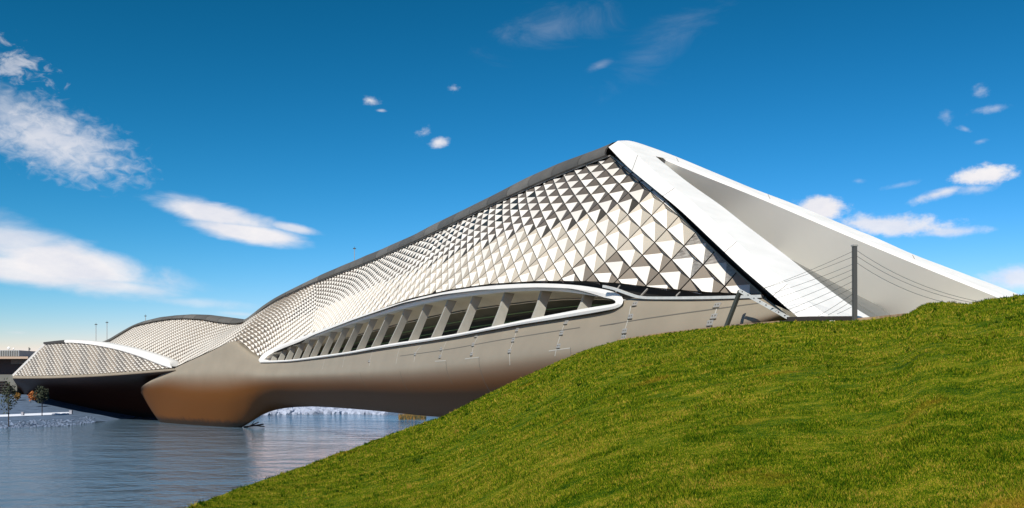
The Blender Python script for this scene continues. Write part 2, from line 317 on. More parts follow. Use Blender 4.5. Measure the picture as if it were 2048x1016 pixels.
for r in rad:
    for i in range(nr): v.append((r*math.cos(2*math.pi*i/nr), r*math.sin(2*math.pi*i/nr), 0))
for i in range(nr): f.append((0, 1+i, 1+(i+1) % nr))
for k in range(len(rad)-1):
    for i in range(nr): j = (i+1) % nr; f.append((1+k*nr+i, 1+(k+1)*nr+i, 1+(k+1)*nr+j, 1+k*nr+j))
tag(mesh('river_water', v, f, 'water'), 'blue rippled river water passing under the bridge', kind='structure')
# ------------------------------------------------------------------ the bridge pavilion
bridge = empty('bridge_pavilion', so3(110, 12, 0))
tag(bridge, 'long white and grey pavilion bridge with a diamond shingled wall spanning the river', 'bridge')
bpos = np.array(bridge.location)
def bpart(o, parent=None):
    o.parent = parent or bridge
    o.matrix_parent_inverse.identity()
    if parent is None: o.location = -Vector(bpos)
    return o
# --- cut plane of the near end
APEX = pix(1240, 281, 86.1); NB = np.array((14.5, 43.0, CAMZ+3.0)); FB = np.array((34.0, 63.5, CAMZ+6.0))
pn = np.cross(NB-APEX, FB-APEX); pn /= np.linalg.norm(pn)
if pn[2] < 0: pn = -pn
def cut(x, y, sh=0.0):
    d = np.array(((x-CX)/F, 1, (HZ-y)/F)); o = np.array((0, 0, CAMZ)); t = (np.dot(pn, APEX-o)+sh)/np.dot(pn, d); return o+d*t
# --- main shingled wall
top_px = [(1224, 312), (1146, 341), (1072, 372), (1013, 399), (939, 434), (900, 453), (843, 480), (781, 507), (732, 528), (683, 546), (621, 570), (585, 587), (560, 599), (535, 614), (515, 630), (496, 644), (480, 648), (466, 649), (436, 645.7), (405, 640), (373, 638), (342, 639), (310, 644), (287, 649), (268, 654), (247, 667), (220, 684)]
base_px = [(1525, 590), (1400, 584), (1300, 575), (1250, 568), (1180, 563), (1080, 562), (980, 568), (900, 579), (820, 597), (720, 632), (640, 663), (580, 689), (540, 707), (517, 712), (505, 709), (490, 700), (475, 689), (462, 683), (445, 690), (425, 700), (400, 711), (370, 725), (345, 736)]
OB, OT = 2.0, 12.5
sb, zb = railz(base_px, OB); st_, zt = railz(top_px, OT)
s_ap = s_of(1222, OT); s_cr = s_of(1525, OB)
kx = (zt[3]-zt[0])/(st_[3]-st_[0])
def zbase(s): return np.interp(s, sb, zb)
def ztop(s): return np.where(s < st_[0], zt[0]+(s-st_[0])*kx, np.interp(s, st_, zt))
s_tab = np.arange(-5, 260, .5)
def smooth_tab(v, k=5): return np.convolve(np.pad(v, k, mode='edge'), np.ones(2*k+1)/(2*k+1), mode='valid')
ZB = smooth_tab(zbase(s_tab), 2); ZT = smooth_tab(ztop(s_tab), 3)
def Lw(s): return math.hypot(OT-OB, np.interp(s, s_tab, ZT)-np.interp(s, s_tab, ZB))
LT = np.array([Lw(s) for s in s_tab])
def Sw(s, b, h=0.0):
    l = np.interp(s, s_tab, LT); v = b/l; z0 = np.interp(s, s_tab, ZB); z1 = np.interp(s, s_tab, ZT)
    nn = Nat(s); p = Cat(s)+nn*(OB+(OT-OB)*v); z = z0+(z1-z0)*v
    sl = np.array((OT-OB, z1-z0))/l
    bul = .5*math.sin(math.pi*np.clip(v, 0, 1))+h          # slightly bellied outward
    return np.array((p[0]-nn[0]*sl[1]*bul, p[1]-nn[1]*sl[1]*bul, z+sl[0]*bul))
Led = np.interp(s_ap, s_tab, LT)
SMAX = 235.0
def g_list():
    ed = lambda s, b: Led*(s-s_cr)/(s_ap-s_cr)-b
    tp = lambda s, b: np.interp(s, s_tab, LT)-b-.02
    return [lambda s, b: b-.06, tp, ed, lambda s, b: SMAX-s]
def clip(poly, gs):
    for g in gs:
        out = []; n = len(poly)
        for i in range(n):
            p, q = poly[i], poly[(i+1) % n]; a, c = g(p[0], p[1]), g(q[0], q[1])
            if a >= 0: out.append(p)
            if (a >= 0) != (c >= 0):
                t = a/(a-c); out.append(tuple(p[k]+(q[k]-p[k])*t for k in range(3)))
        poly = out
        if len(poly) < 3: return []
    return poly
# backing wall behind the joints
sg = np.concatenate([np.linspace(s_cr, s_ap, 24), np.linspace(s_ap+2, SMAX, 90)]); vb = np.linspace(0, 1, 7)
Gb = np.zeros((len(sg), len(vb), 3))
for i, s in enumerate(sg):
    l = np.interp(s, s_tab, LT); m_ = min(1.0, max(.002, Led*(s-s_cr)/(s_ap-s_cr)/l))
    for j, v_ in enumerate(vb): Gb[i, j] = Sw(s, l*m_*v_, -.60)
facade = bpart(sheet('facade', Gb-bpos*0, 'gap'))
# lattice of the shingles: columns run parallel to the slanted end, narrower and finer towards the far end
RATIO = LT/np.maximum(ZT-ZB, .3); Z0 = float(np.interp(s_cr, s_tab, ZB))
def b2B(s, b): return b+(np.interp(s, s_tab, ZB)-Z0)*np.interp(s, s_tab, RATIO)
Bed = float(b2B(s_ap, Led)); KAP = (s_ap-s_cr)/Bed
eg = np.arange(-40, 330, .25)
colw = np.interp(eg, [0, 10, 20, 35, 50, 68, 100, 200], [2.1, 2.1, 1.95, 1.75, 1.65, 1.33, 1.10, .95])
PG_ = np.cumsum(.25/colw); PG_ -= np.interp(0, eg, PG_)
QG_ = np.cumsum(.25*np.interp(eg, [0, 8, 46, 100, 200], [.48, .42, .30, .26, .26])); QG_ -= np.interp(0, eg, QG_)
def rho(e): return np.interp(e, [0, 45, 68, 100, 240], [Bed/11, Bed/11*.96, 1.45, 1.05, .95])
def lat(p, r):
    e = float(np.interp(-p, PG_, eg)); B = -rho(e)*r-float(np.interp(e, eg, QG_)); s = s_cr+e+KAP*B
    return s, B-(float(np.interp(s, s_tab, ZB))-Z0)*float(np.interp(s, s_tab, RATIO))
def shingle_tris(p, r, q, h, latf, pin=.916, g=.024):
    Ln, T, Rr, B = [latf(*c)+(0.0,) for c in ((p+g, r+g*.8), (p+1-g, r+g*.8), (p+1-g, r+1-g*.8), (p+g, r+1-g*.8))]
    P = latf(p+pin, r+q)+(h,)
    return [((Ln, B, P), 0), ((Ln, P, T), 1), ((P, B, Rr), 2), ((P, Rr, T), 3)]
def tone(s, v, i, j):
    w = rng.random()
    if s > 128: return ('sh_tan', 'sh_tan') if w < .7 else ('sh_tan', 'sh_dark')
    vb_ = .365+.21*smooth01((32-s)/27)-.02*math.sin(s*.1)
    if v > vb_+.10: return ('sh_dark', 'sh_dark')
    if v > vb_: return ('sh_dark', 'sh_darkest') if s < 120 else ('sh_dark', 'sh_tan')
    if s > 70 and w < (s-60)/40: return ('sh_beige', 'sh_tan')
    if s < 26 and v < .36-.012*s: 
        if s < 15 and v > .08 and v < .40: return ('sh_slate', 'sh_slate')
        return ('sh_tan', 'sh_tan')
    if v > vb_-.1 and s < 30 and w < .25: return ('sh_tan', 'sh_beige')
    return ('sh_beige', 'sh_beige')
SH_MATS = ['sh_white', 'sh_beige', 'sh_tan', 'sh_dark', 'sh_darkest', 'sh_slate', 'glass']
def build_shingles(SF, gs, latf, jr, ir, inside, vof, tonef, hq, limit, parent, opens=None):
    cells = []
    for j in jr:
        for i in ir:
            c = latf(j+.5, i+.5)
            if not inside(c): continue
            tris = []
            v = vof(c); q, h, pin = hq(c, v); ma, mb = tonef(c[0], v, i, j); op = opens and opens(c, v, i, j)
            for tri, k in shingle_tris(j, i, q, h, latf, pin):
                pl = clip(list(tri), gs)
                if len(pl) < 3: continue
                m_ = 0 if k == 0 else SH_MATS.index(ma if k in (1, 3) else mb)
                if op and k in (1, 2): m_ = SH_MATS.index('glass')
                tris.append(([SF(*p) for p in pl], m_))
            if tris:
                c3 = np.mean([p for t, _ in tris for p in t], axis=0)
                ar = sum(np.linalg.norm(np.cross(np.array(t[1])-t[0], np.array(t[2])-t[0]))/2 for t, _ in tris)
                if ar > .04: cells.append((ar/np.dot(c3, c3), c3, tris, op))
    cells.sort(key=lambda c: -c[0])
    V, Fc, Mi = [], [], []
    for n, (ar, c3, tris, op) in enumerate(cells):
        if n < limit:
            v, f, m_ = [], [], []
            for t, k in tris:
                b = len(v); v += [p-c3 for p in t]; f.append(list(range(b, b+len(t)))); m_.append(k)
            used = sorted(set(m_)); o = mesh('shingle', v, f, [SH_MATS[k] for k in used], None, False, [used.index(k) for k in m_])
            o.parent = parent; o.location = Vector(c3)
        else:
            for t, k in tris:
                b = len(V); V += list(t); Fc.append(list(range(b, b+len(t)))); Mi.append(k)
    if V:
        o = mesh('shingles', V, Fc, SH_MATS, None, False, Mi); o.parent = parent; o['kind'] = 'stuff'
    return len(cells)
gs = g_list()
def ins(c): return s_cr-8 < c[0] < SMAX and -2.5 < c[1] < np.interp(c[0], s_tab, LT)+2.5
def vof(c): return c[1]/np.interp(c[0], s_tab, LT)
def hq(c, v):
    t = smooth01((v-.30)/.4); q = .10+.38*t
    if c[0] < 22 and v < .2: q = .38
    return q, float(np.interp(c[0], [0, 30, 60, 105, 140], [-.36, -.30, -.19, -.20, -.30])), float(np.interp(c[0], [22, 55, 110, 140], [.916, .76, .66, .66]))
def opens(c, v, i, j): return 48 < c[0] < 112 and .55 < v < .93 and j % 2 == 0
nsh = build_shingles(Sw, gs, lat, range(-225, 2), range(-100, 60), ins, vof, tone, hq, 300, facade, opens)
# --- roof cap along the ridge and back slope
cap_px = [(1219, 296), (1137, 325), (1069, 355), (1007, 387), (939, 420), (880, 448), (843, 468), (794, 489), (744, 509.5), (698, 529), (658, 546), (609, 570), (585, 582), (560, 595), (535, 611), (518, 625), (506, 635), (496, 639.5), (483, 638), (452, 634), (420, 630), (389, 629), (357, 631), (326, 634.6), (294, 642.5), (271, 652), (247, 665), (231, 675), (219, 683)]
sc_, zc = railz(cap_px, OT+1.6)
sr = np.concatenate([np.arange(s_ap+.3, 232, 2.0)])
Gc = []
for s in sr:
    z0 = np.interp(s, s_tab, ZT); z1 = float(np.interp(s, sc_, zc)); z1 = max(z1, z0+.25)
    row = [so3(s, OT+.15, z0+.05), so3(s, OT-.30, z0+.12), so3(s, OT-.25, z0+.35*(z1-z0)+.1), so3(s, OT+.5, z0+.86*(z1-z0)), so3(s, OT+1.6, z1), so3(s, OT+3.2, z1-.25*(z1-z0)), so3(s, OT+5.0, z0), so3(s, OT+11, z0-(z0-CAMZ-2)*.55), so3(s, OT+16, CAMZ+1.5)]
    Gc.append(dense(np.array(row), 2))
Gc = np.array(Gc)
bpart(sheet('roof_cap', Gc[:, :13], 'cap_dark')); bpart(sheet('back_slope', Gc[:, 12:], 'vault'))
# cap plates between open joints, a little proud of the sheet below
rc = bpy.data.objects['roof_cap']
edges = [s_ap+.45]+list(np.arange(s_ap+5.5, 229, 5.4))+[231.5]
for k in range(len(edges)-1):
    ss = np.linspace(edges[k]+.04, edges[k+1]-.04, 5); rows = crom(Gc, (ss-sr[0])/2.0)[:, 2:12]
    cen = rows.mean(axis=1, keepdims=True); dn = np.array((-Nat(ss[0])[0]*.03, -Nat(ss[0])[1]*.03, .045)); o = sheet('roof_plate', rows+dn, ['cap_plate', 'cap_plate_dark', 'cap_plate_pale'][(0, 1, 0, 2, 1, 0, 0, 1, 2)[k % 9]]); o.parent = rc
# --- hull
O_ = dict(T=1.0, A=.35, M=0.0, L=1.4, B=5.0)
hull_px = [((1532, 594), (1550, 610), (1572, 628), (1590, 648), (1600, 668)),
 ((1400, 598), (1398, 625), (1390, 680), (1395, 740), (1420, 800)), ((1262, 598), (1256, 635), (1245, 700), (1250, 775), (1285, 845)), ((1215, 622), (1210, 655), (1202, 712), (1208, 780), (1240, 845)),
 ((1100, 640), (1096, 672), (1088, 722), (1095, 785), (1130, 842)), ((950, 666), (946, 697), (938, 740), (945, 795), (980, 838)), ((820, 687), (817, 714), (810, 750), (816, 795), (845, 830)),
 ((700, 706), (698, 728), (692, 754), (698, 790), (720, 818)), ((600, 719), (598, 736), (592, 756), (597, 787), (615, 811)), ((540, 722), (537, 738), (530, 757), (535, 787), (548, 812)),
 ((505, 711), (500, 732), (490, 756), (490, 800), (492, 850)), ((480, 694), (473, 725), (460, 757), (452, 810), (450, 870)), ((462, 685), (450, 722), (430, 758), (415, 812), (412, 875)),
 ((420, 704), (405, 730), (385, 758), (370, 810), (372, 875)), ((375, 724), (358, 738), (340, 757), (328, 800), (340, 868)), ((348, 737), (330, 748), (308, 764), (296, 795), (320, 842)), ((343, 739), (318, 752), (285, 772), (283, 781), (288, 787))]
net = []
for st in hull_px:
    row = [on(*p, O_[k]) for p, k in zip(st, 'TAMLB')]
    row = [row[0]+np.array((0, 0, 0))]+row
    s5 = s_of(st[4][0], O_['B']); zB = row[-1][2]
    pier = zB < 3.2; s5 = max(s5, 11.0)
    zk = max(zB, 3.9) if pier else zB-.2
    row.append(so3(s5, 8.0 if pier else 12.0, zk)); row.append(so3(s5, 24, zk+.6)); row.append(so3(s5, 27, zk+3.0)); row.append(so3(s5, 26.5, max(row[0][2], zk+4)))
    row[0] = row[1]+np.array((Nat(s_of(st[0][0], 1.0))[0]*1.2, Nat(s_of(st[0][0], 1.0))[1]*1.2, .0))
    net.append(row)
net = np.array(net)
KU, KV = 8, 6
def hull_eval(tu, tv):
    A = crom(net, np.atleast_1d(tu)); return np.array([crom(a, np.atleast_1d(tv)) for a in A])
tu = np.linspace(0, len(net)-1, (len(net)-1)*KU+1); tv = np.linspace(0, net.shape[1]-1, (net.shape[1]-1)*KV+1)
HG = hull_eval(tu, tv)
mi = []
for i in range(len(tu)-1):
    for j in range(len(tv)-1): mi.append(0 if tv[j] < 3.25 else 1)
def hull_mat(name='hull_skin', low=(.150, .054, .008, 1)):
    """grey painted plates above, brown below the bulge, blended gradually across it"""
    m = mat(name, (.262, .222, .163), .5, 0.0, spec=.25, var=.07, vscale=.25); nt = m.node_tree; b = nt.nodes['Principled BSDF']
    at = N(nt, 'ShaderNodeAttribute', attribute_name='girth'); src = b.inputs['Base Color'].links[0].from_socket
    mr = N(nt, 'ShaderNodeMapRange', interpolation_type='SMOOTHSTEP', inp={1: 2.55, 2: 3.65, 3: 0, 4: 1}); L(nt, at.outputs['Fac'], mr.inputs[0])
    mx = N(nt, 'ShaderNodeMix', data_type='RGBA'); L(nt, mr.outputs[0], mx.inputs['Factor']); L(nt, src, mx.inputs['A']); mx.inputs['B'].default_value = low; # dark, ragged band just above the water
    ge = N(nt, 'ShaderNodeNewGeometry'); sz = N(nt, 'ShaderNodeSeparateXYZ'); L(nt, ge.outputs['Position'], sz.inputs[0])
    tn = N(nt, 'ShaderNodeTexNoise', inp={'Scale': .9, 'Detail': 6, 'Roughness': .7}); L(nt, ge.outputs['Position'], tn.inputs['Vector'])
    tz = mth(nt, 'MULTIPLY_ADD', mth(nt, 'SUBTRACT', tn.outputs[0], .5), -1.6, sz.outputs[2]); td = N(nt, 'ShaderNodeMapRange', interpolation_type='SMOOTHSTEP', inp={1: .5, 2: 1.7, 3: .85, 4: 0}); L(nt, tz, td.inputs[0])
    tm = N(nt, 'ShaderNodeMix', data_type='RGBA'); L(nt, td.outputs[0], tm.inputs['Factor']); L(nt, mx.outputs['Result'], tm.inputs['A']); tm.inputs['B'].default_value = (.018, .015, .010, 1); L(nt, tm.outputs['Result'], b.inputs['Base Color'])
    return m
M['hull_skin'] = hull_mat(); M['side_skin'] = hull_mat('side_skin', (.045, .018, .008, 1))  # side pod underside: its deep shade is put into the near black colour
hull = bpart(sheet('hull', HG, 'hull_skin'))
at = hull.data.attributes.new('girth', 'FLOAT', 'POINT'); at.data.foreach_set('value', np.tile(tv, len(tu)).astype(np.float32))
hull_bvh = BVHTree.FromPolygons([tuple(p) for p in HG.reshape(-1, 3)], gridfaces(*HG.shape[:2]))
def on_hull(x, y):
    d = Vector(((x-CX)/F, 1, (HZ-y)/F)).normalized(); h = hull_bvh.ray_cast(Vector((0, 0, CAMZ)), d)
    if h[0] is None: return None
    n = h[1]; n = -n if n.dot(d) > 0 else n
    return np.array(h[0]), np.array(n)
def hull_line(px, w, name, m, lift=.012):
    pts = []
    P = dense(np.array(px, float), 5)
    for x, y in P:
        r = on_hull(x, y)
        if r: pts.append(r)
    if len(pts) < 2: return
    g = []
    for i, (p, n) in enumerate(pts):
        t = pts[min(i+1, len(pts)-1)][0]-pts[max(i-1, 0)][0]; sd_ = np.cross(t, n); sd_ /= np.linalg.norm(sd_)+1e-9
        g.append((p+n*lift-sd_*w/2, p+n*(lift+.015), p+n*lift+sd_*w/2))
    o = sheet(name, np.array(g), m); o.parent = hull; return o
for px in [[(1262, 612), (1256, 640), (1247, 670), (1243, 690)], [(1130, 645), (1122, 668), (1115, 690), (1110, 712)], [(1035, 655), (1028, 680), (1020, 702), (1020, 730)], [(956, 672), (948, 690), (944, 708)], [(893, 683), (886, 700), (881, 715)], [(842, 692), (832, 705), (828, 724)],
           [(1436, 610), (1428, 635), (1421, 655)], [(800, 694), (795, 712), (792, 728)], [(745, 703), (741, 718), (739, 732)], [(690, 711), (687, 724), (685, 735)], [(650, 717), (647, 728), (645, 738)]]:
    hull_line(px, .10, 'seam', 'seam_pale')
for px in [[(1141, 695), (1143, 715), (1150, 735)], [(958, 715), (960, 735), (970, 765), (985, 790)], [(892, 723), (895, 745), (905, 768)], [(800, 742), (805, 760), (815, 780)], [(720, 745), (725, 760), (733, 775)]]:
    hull_line(px, .09, 'seam', 'seam')
for px in [[(1200, 652), (1300, 636), (1400, 622), (1520, 606)], [(800, 712), (900, 698), (1000, 680), (1100, 664), (1160, 655)], [(1098, 702), (1120, 699), (1141, 696)], [(930, 718), (945, 716), (958, 714.5)], [(870, 722.5), (880, 722), (892, 721)]]:
    hull_line(px, .07, 'plate_edge', 'seam' if px[0][1] < 660 or px[0][0] == 800 else 'seam_pale')
for (x, y) in [(1271, 608), (1262, 633), (1250, 662), (1248, 675), (1435, 611), (1429, 633), (1421, 646), (1133, 645), (1124, 666), (1118, 692), (1035, 660), (1027, 680), (1020, 702), (953, 672), (947, 689), (944, 708), (883, 698), (881, 713), (831, 708), (739, 722)]:
    r = on_hull(x, y)
    if r is None: continue
    p, n = r; d_ = p[1]; u_ = Uat(s_of(x, 0)); u3 = np.array((-u_[0], -u_[1], 0)); u3 = u3-n*np.dot(u3, n); u3 /= np.linalg.norm(u3); w3 = np.cross(n, u3)
    w3 = w3 if w3[2] > 0 else -w3
    sx_, sz_ = .30, .24; mb = MB()
    def pl(cx, cz, wx, wz, t, m_):
        b = len(mb.v)
        for h_ in (0, t):
            for a_, c_ in ((-1, -1), (1, -1), (1, 1), (-1, 1)): mb.v.append(u3*(cx+a_*wx/2)+w3*(cz+c_*wz/2)+n*(h_+.004))
        for f_ in ((4, 5, 6, 7), (0, 1, 5, 4), (1, 2, 6, 5), (2, 3, 7, 6), (3, 0, 4, 7)): mb.f.append([b+i for i in f_]); mb.m.append(m_)
    pl(0, 0, .52, .30, .05, 0); pl(0, -.17, .52, .05, .07, 1); pl(-.12, .02, .07, .07, .08, 1); pl(.12, .02, .07, .07, .08, 1)
    o = mb.build('lifting_plate', ['metal', 'seam'], None); o.parent = hull; o.location = Vector(p)
# --- opening ring, ribs, soffit, inner wall
ro = [(517, 720), (524, 710), (540, 699), (563, 689), (600, 675), (640, 660), (700, 638), (760, 618), (820, 600), (880, 586), (940, 576), (1000, 570), (1060, 567), (1110, 567.5), (1160, 571), (1205, 578), (1230, 585), (1243, 593), (1246, 602), (1242, 611), (1230, 617), (1206, 622)]
ri = [(528, 718.5), (536, 711.5), (549, 704), (567, 696), (603, 682.5), (643, 668), (703, 647.5), (763, 629), (822, 613), (882, 600), (942, 591), (1002, 584), (1060, 581), (1110, 582), (1150, 586), (1190, 592), (1214, 596), (1226, 599), (1231, 603), (1229, 607), (1217, 609.5), (1200, 612)]
bo = [(1166, 629), (1105, 639), (1044, 648.5), (970, 662), (898, 675.5), (800, 690.5), (745, 699), (697, 707.5), (640, 715.5), (588, 722), (550, 724.5), (520, 725)]
bi = [(1166, 617.5), (1105, 629), (1044, 640.5), (970, 656), (898, 670), (800, 684.5), (745, 694), (697, 703.5), (640, 711.5), (588, 718.7), (550, 721), (530, 721)]
RO = dense(np.array(ro+bo, float), 3); RI = dense(np.array(ri+bi, float), 3); nt_ = len(ro)
osh = np.interp(np.linspace(0, 1, len(RO)), [0, .06, .25, .42, .56, .66, 1], [.6, 1.2, 1.7, 1.6, .55, .5, .5])
ring = []
for (a, b, o) in zip(RO, RI, osh):
    ring.append((on(*a, o+.5), on(*a, o), on(a[0]*.5+b[0]*.5, a[1]*.5+b[1]*.5, o-.06), on(*b, o), on(b[0], b[1], o+.02), on(b[0], b[1], o+.02)+np.append(Nat(s_of(b[0], o))*1.7, 0)))
ring.append(ring[0])
ringo = bpart(sheet('opening_frame', np.array(ring), 'ring_white', smooth=False))
for x in (1157, 1228):                                      # joints in the frame
    pass
ribs = [(1163, 623, 1181, 591), (1071, 640, 1095, 582), (992, 654, 1022, 583), (923, 664, 960, 588), (870, 674, 910, 594), (824, 682, 864, 601), (783, 689, 824, 609), (748, 695, 790, 617), (719, 699, 757, 625), (691, 703.5, 729, 633), (667, 707, 703, 641), (646, 710, 678, 649), (625, 713, 655, 658), (608, 716.5, 634, 665.6), (590.5, 718.7, 614, 674), (575, 720, 595, 683), (560, 720, 577, 690.5), (546, 721, 557, 699), (533, 721, 539.5, 708)]
for (xb, yb, xt, yt) in ribs:
    pb = on(xb, yb, 1.25); ptp = on(xt, yt-2, 2.9); s_ = s_of(xb, 1.25); u2 = np.append(Uat(s_), 0); n2 = np.append(Nat(s_), 0)
    k_ = max(.35, min(1.0, (pb[1]-30)/60)); pm = pb*.5+ptp*.5+n2*.0
    v = []
    for c, w, t in ((pb-(0, 0, .25), .95, .34), (pm, .80, .30), (ptp+np.array((0, 0, .2)), .95, .30)):
        tw = 0.0
        for a_, b_ in ((-.5, -.5), (.5, -.5), (.5, .5), (-.5, .5)): v.append(c+n2*a_*w+u2*b_*t)
    f = [(3, 2, 1, 0), (8, 9, 10, 11)]
    for l_ in (0, 4):
        for i in range(4): f.append((l_+i, l_+(i+1) % 4, l_+4+(i+1) % 4, l_+4+i))
    bpart(mesh('rib', v, f, 'rib_grey'))
# soffit and the inner wall seen between the ribs
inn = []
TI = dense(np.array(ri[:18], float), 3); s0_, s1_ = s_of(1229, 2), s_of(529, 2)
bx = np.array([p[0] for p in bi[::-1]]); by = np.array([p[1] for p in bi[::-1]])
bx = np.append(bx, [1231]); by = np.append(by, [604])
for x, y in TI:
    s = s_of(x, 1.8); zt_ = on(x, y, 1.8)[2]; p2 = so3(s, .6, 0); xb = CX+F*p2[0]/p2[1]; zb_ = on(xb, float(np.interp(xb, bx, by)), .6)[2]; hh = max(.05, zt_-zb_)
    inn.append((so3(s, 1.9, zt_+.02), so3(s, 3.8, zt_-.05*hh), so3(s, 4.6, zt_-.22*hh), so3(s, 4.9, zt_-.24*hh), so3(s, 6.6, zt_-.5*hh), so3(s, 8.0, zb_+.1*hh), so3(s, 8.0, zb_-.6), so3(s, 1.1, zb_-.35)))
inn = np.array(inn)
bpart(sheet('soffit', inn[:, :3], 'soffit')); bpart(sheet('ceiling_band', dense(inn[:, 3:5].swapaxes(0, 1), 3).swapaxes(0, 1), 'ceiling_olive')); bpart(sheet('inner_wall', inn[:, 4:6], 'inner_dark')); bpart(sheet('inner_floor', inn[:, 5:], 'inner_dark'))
for fr in (.02, .34, .60, .86):
    g = [(p[3]*(1-fr)+p[5]*fr) for p in inn[6:]]; g = [q-np.append(Nat(60)*.25, 0) for q in g]
    mb = MB()
    for a_, b_ in zip(g[::3], g[3::3]): mb.bar(a_, b_, .07)
    bpart(mb.build('ceiling_trim' if fr < .5 else 'handrail', ['soffit' if fr < .1 else 'green_edge']))
for (x, y, w) in ((1150, 603, 9), (1118, 627, 10), (1056, 620, 8), (1053, 636, 7), (1010, 636, 7), (1218, 604, 5), (1190, 608, 5)):      # white panes painted in for daylight leaking through the far side
    c = on(x, y, 7.3); k_ = w/F*c[1]; bpart(mesh('light_leak_pane', [c+(-k_/2, -.4, k_/2), c+(k_/2, -.4, -k_/2), c+(k_/2.6, -.45, -k_*.15), c+(-k_/2, -.35, k_/2.6)], [(0, 1, 2, 3)], 'ring_white'))
# dark recess between wall and hull, with its gutter
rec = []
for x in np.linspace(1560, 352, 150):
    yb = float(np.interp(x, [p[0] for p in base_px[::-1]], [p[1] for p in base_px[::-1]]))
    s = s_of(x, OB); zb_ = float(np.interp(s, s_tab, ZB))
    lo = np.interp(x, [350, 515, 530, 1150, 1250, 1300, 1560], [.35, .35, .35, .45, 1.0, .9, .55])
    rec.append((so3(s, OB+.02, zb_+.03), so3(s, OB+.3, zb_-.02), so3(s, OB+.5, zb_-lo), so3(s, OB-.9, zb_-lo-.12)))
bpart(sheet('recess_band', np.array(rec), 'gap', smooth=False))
mb = MB(); gp = dense(np.array([(1207, 572.5), (1230, 578), (1255, 587), (1282, 594.5), (1330, 596), (1430, 595), (1524, 592.5)], float), 4); gp3 = [on(x, y, .75) for x, y in gp]
for a_, b_ in zip(gp3[:-1], gp3[1:]): mb.bar(a_, b_, .16, .16)
bpart(mb.build('gutter', ['pale_metal']))
for xa, ya, xb, yb in ((1240, 571, 1232, 583), (1295, 578, 1282, 592), (1360, 585, 1353, 592)):
    mb = MB(); mb.bar(on(xa, ya, 1.9), on(xb, yb, 1.2), .09); bpart(mb.build('gutter_bracket', ['metal']))
# --- white end frame: near leg (two facets), far leg, vault inside
E1 = [(1217, 294), (1256, 334), (1309, 378), (1362, 422), (1431, 487), (1482, 535), (1533, 579.5), (1569, 611.5), (1599, 637), (1650, 682)]
CR = [(1236, 281.5), (1267, 303), (1327, 359), (1393, 411), (1455, 467), (1508, 514), (1559, 555), (1605, 596), (1655, 631), (1720, 680)]
RE = [(1311, 312.5), (1330, 328), (1378, 366), (1442, 411), (1493, 451), (1559, 501), (1610, 541), (1661, 581), (1707, 614), (1770, 652)]
OUT = [(1236, 281.5), (1262, 282), (1301, 294), (1352, 313), (1429, 345), (1506, 377), (1575, 403), (1634, 427), (1711, 459), (1751, 475), (1825, 508), (1914, 542), (2044, 591), (2200, 655)]
INN = [(1311, 312.5), (1322, 315), (1352, 322.7), (1393, 338), (1455, 364), (1506, 385), (1555, 406), (1605, 427), (1680, 457), (1750, 486), (1825, 519), (1914, 556), (2017, 596), (2180, 665)]
SOF = [(1311.5, 314), (1326, 318), (1356, 327), (1395, 344), (1457, 371), (1508, 393), (1557, 414), (1606, 435), (1680, 464), (1750, 493), (1825, 525), (1914, 562), (2004, 597), (2160, 665)]
def smooth_px(P, k=4):
    P = np.array(P, float); c = np.polyfit(P[:, 0]-1700, P[:, 1], k); return [(x, float(np.polyval(c, x-1700))) for x in np.concatenate([np.linspace(P[0, 0], P[0, 0]+60, 5), np.linspace(P[0, 0]+100, P[-1, 0], 9)])]
_raw = INN; INN = [(1311, 312.5), (1330, 316.8), (1358, 325)]+[p for p in smooth_px(INN) if p[0] > 1385]; SOF = [(x+1.5, y+min(8, 1.2+(x-1311)/7)) for x, y in INN]
frame = bpart(mesh('end_frame', [(0, 0, 0)], [], 'white_frame'))
def strip(name, A, B, sa, sb_, m, parent, k=6, thick=0, extra=None):
    A = dense(np.array(A, float), k); B = dense(np.array(B, float), k); rows = []
    for a, b in zip(A, B):
        p, q = cut(*a, sa), cut(*b, sb_); rows.append([p, p*.5+q*.5, q] if not extra else [p, p*.5+q*.5, q]+[q+e for e in extra])
    return rows
LEFT = strip('l', E1, CR, 0, 0, 0, 0)
for l in LEFT:                                               # the leg is about three metres deep on this side
    v_ = l[0]-np.array((0, 0, CAMZ)); l[0] = l[0]+v_/v_[1]*2.9; l[1] = (l[0]+l[2])/2
TOPF = strip('t', CR, RE, 0, 0, 0, 0)
ub = np.append(Uat(20), 0)
near = [[l[0]]+[l[1]]+[t[0]]+[t[1], t[2], t[2]-pn*.35+ub*.3, t[2]+ub*2.2-pn*.9] for l, t in zip(LEFT, TOPF)]
near = np.array(near)
def hard(name, G, m, parent):
    o = sheet(name, G, m, None, smooth=False); o.parent = parent; return o
bpart_frame = frame
nl = hard('near_leg', near, 'white_frame', frame)
FA = crom(np.array(OUT, float), np.linspace(0, len(OUT)-1, (len(INN)-1)*6+1)); FI = dense(np.array(INN, float), 6); FS = dense(np.array(SOF, float), 6)
far = []
for a, b, c in zip(FA, FI, FS):
    p, q, r = cut(*a), cut(*b), cut(*c, -.14); far.append((p+np.array((.72, .34, -.45)), p+np.array((.07, .03, -.045)), p, p*.5+q*.5, q, r))
far = np.array(far); hard('far_leg', far, 'white_frame', frame)
# joints across the legs
for k in (7, 14, 26, 38):
    mb = MB(); l, t = LEFT[k], TOPF[k]
    for p, q in ((l[0], l[1]), (l[1], t[0])): mb.bar(p+pn*.0, q, .03, .03)
    o = mb.build('frame_joint', ['seam']); o.parent = frame
for xs_ in ((1353, 316, 324), (1536, 389, 398), (1825, 510, 518)):
    mb = MB(); mb.bar(cut(xs_[0], xs_[1], .0), cut(xs_[0]+4, xs_[2], .0), .03, .03); o = mb.build('frame_joint', ['seam']); o.parent = frame
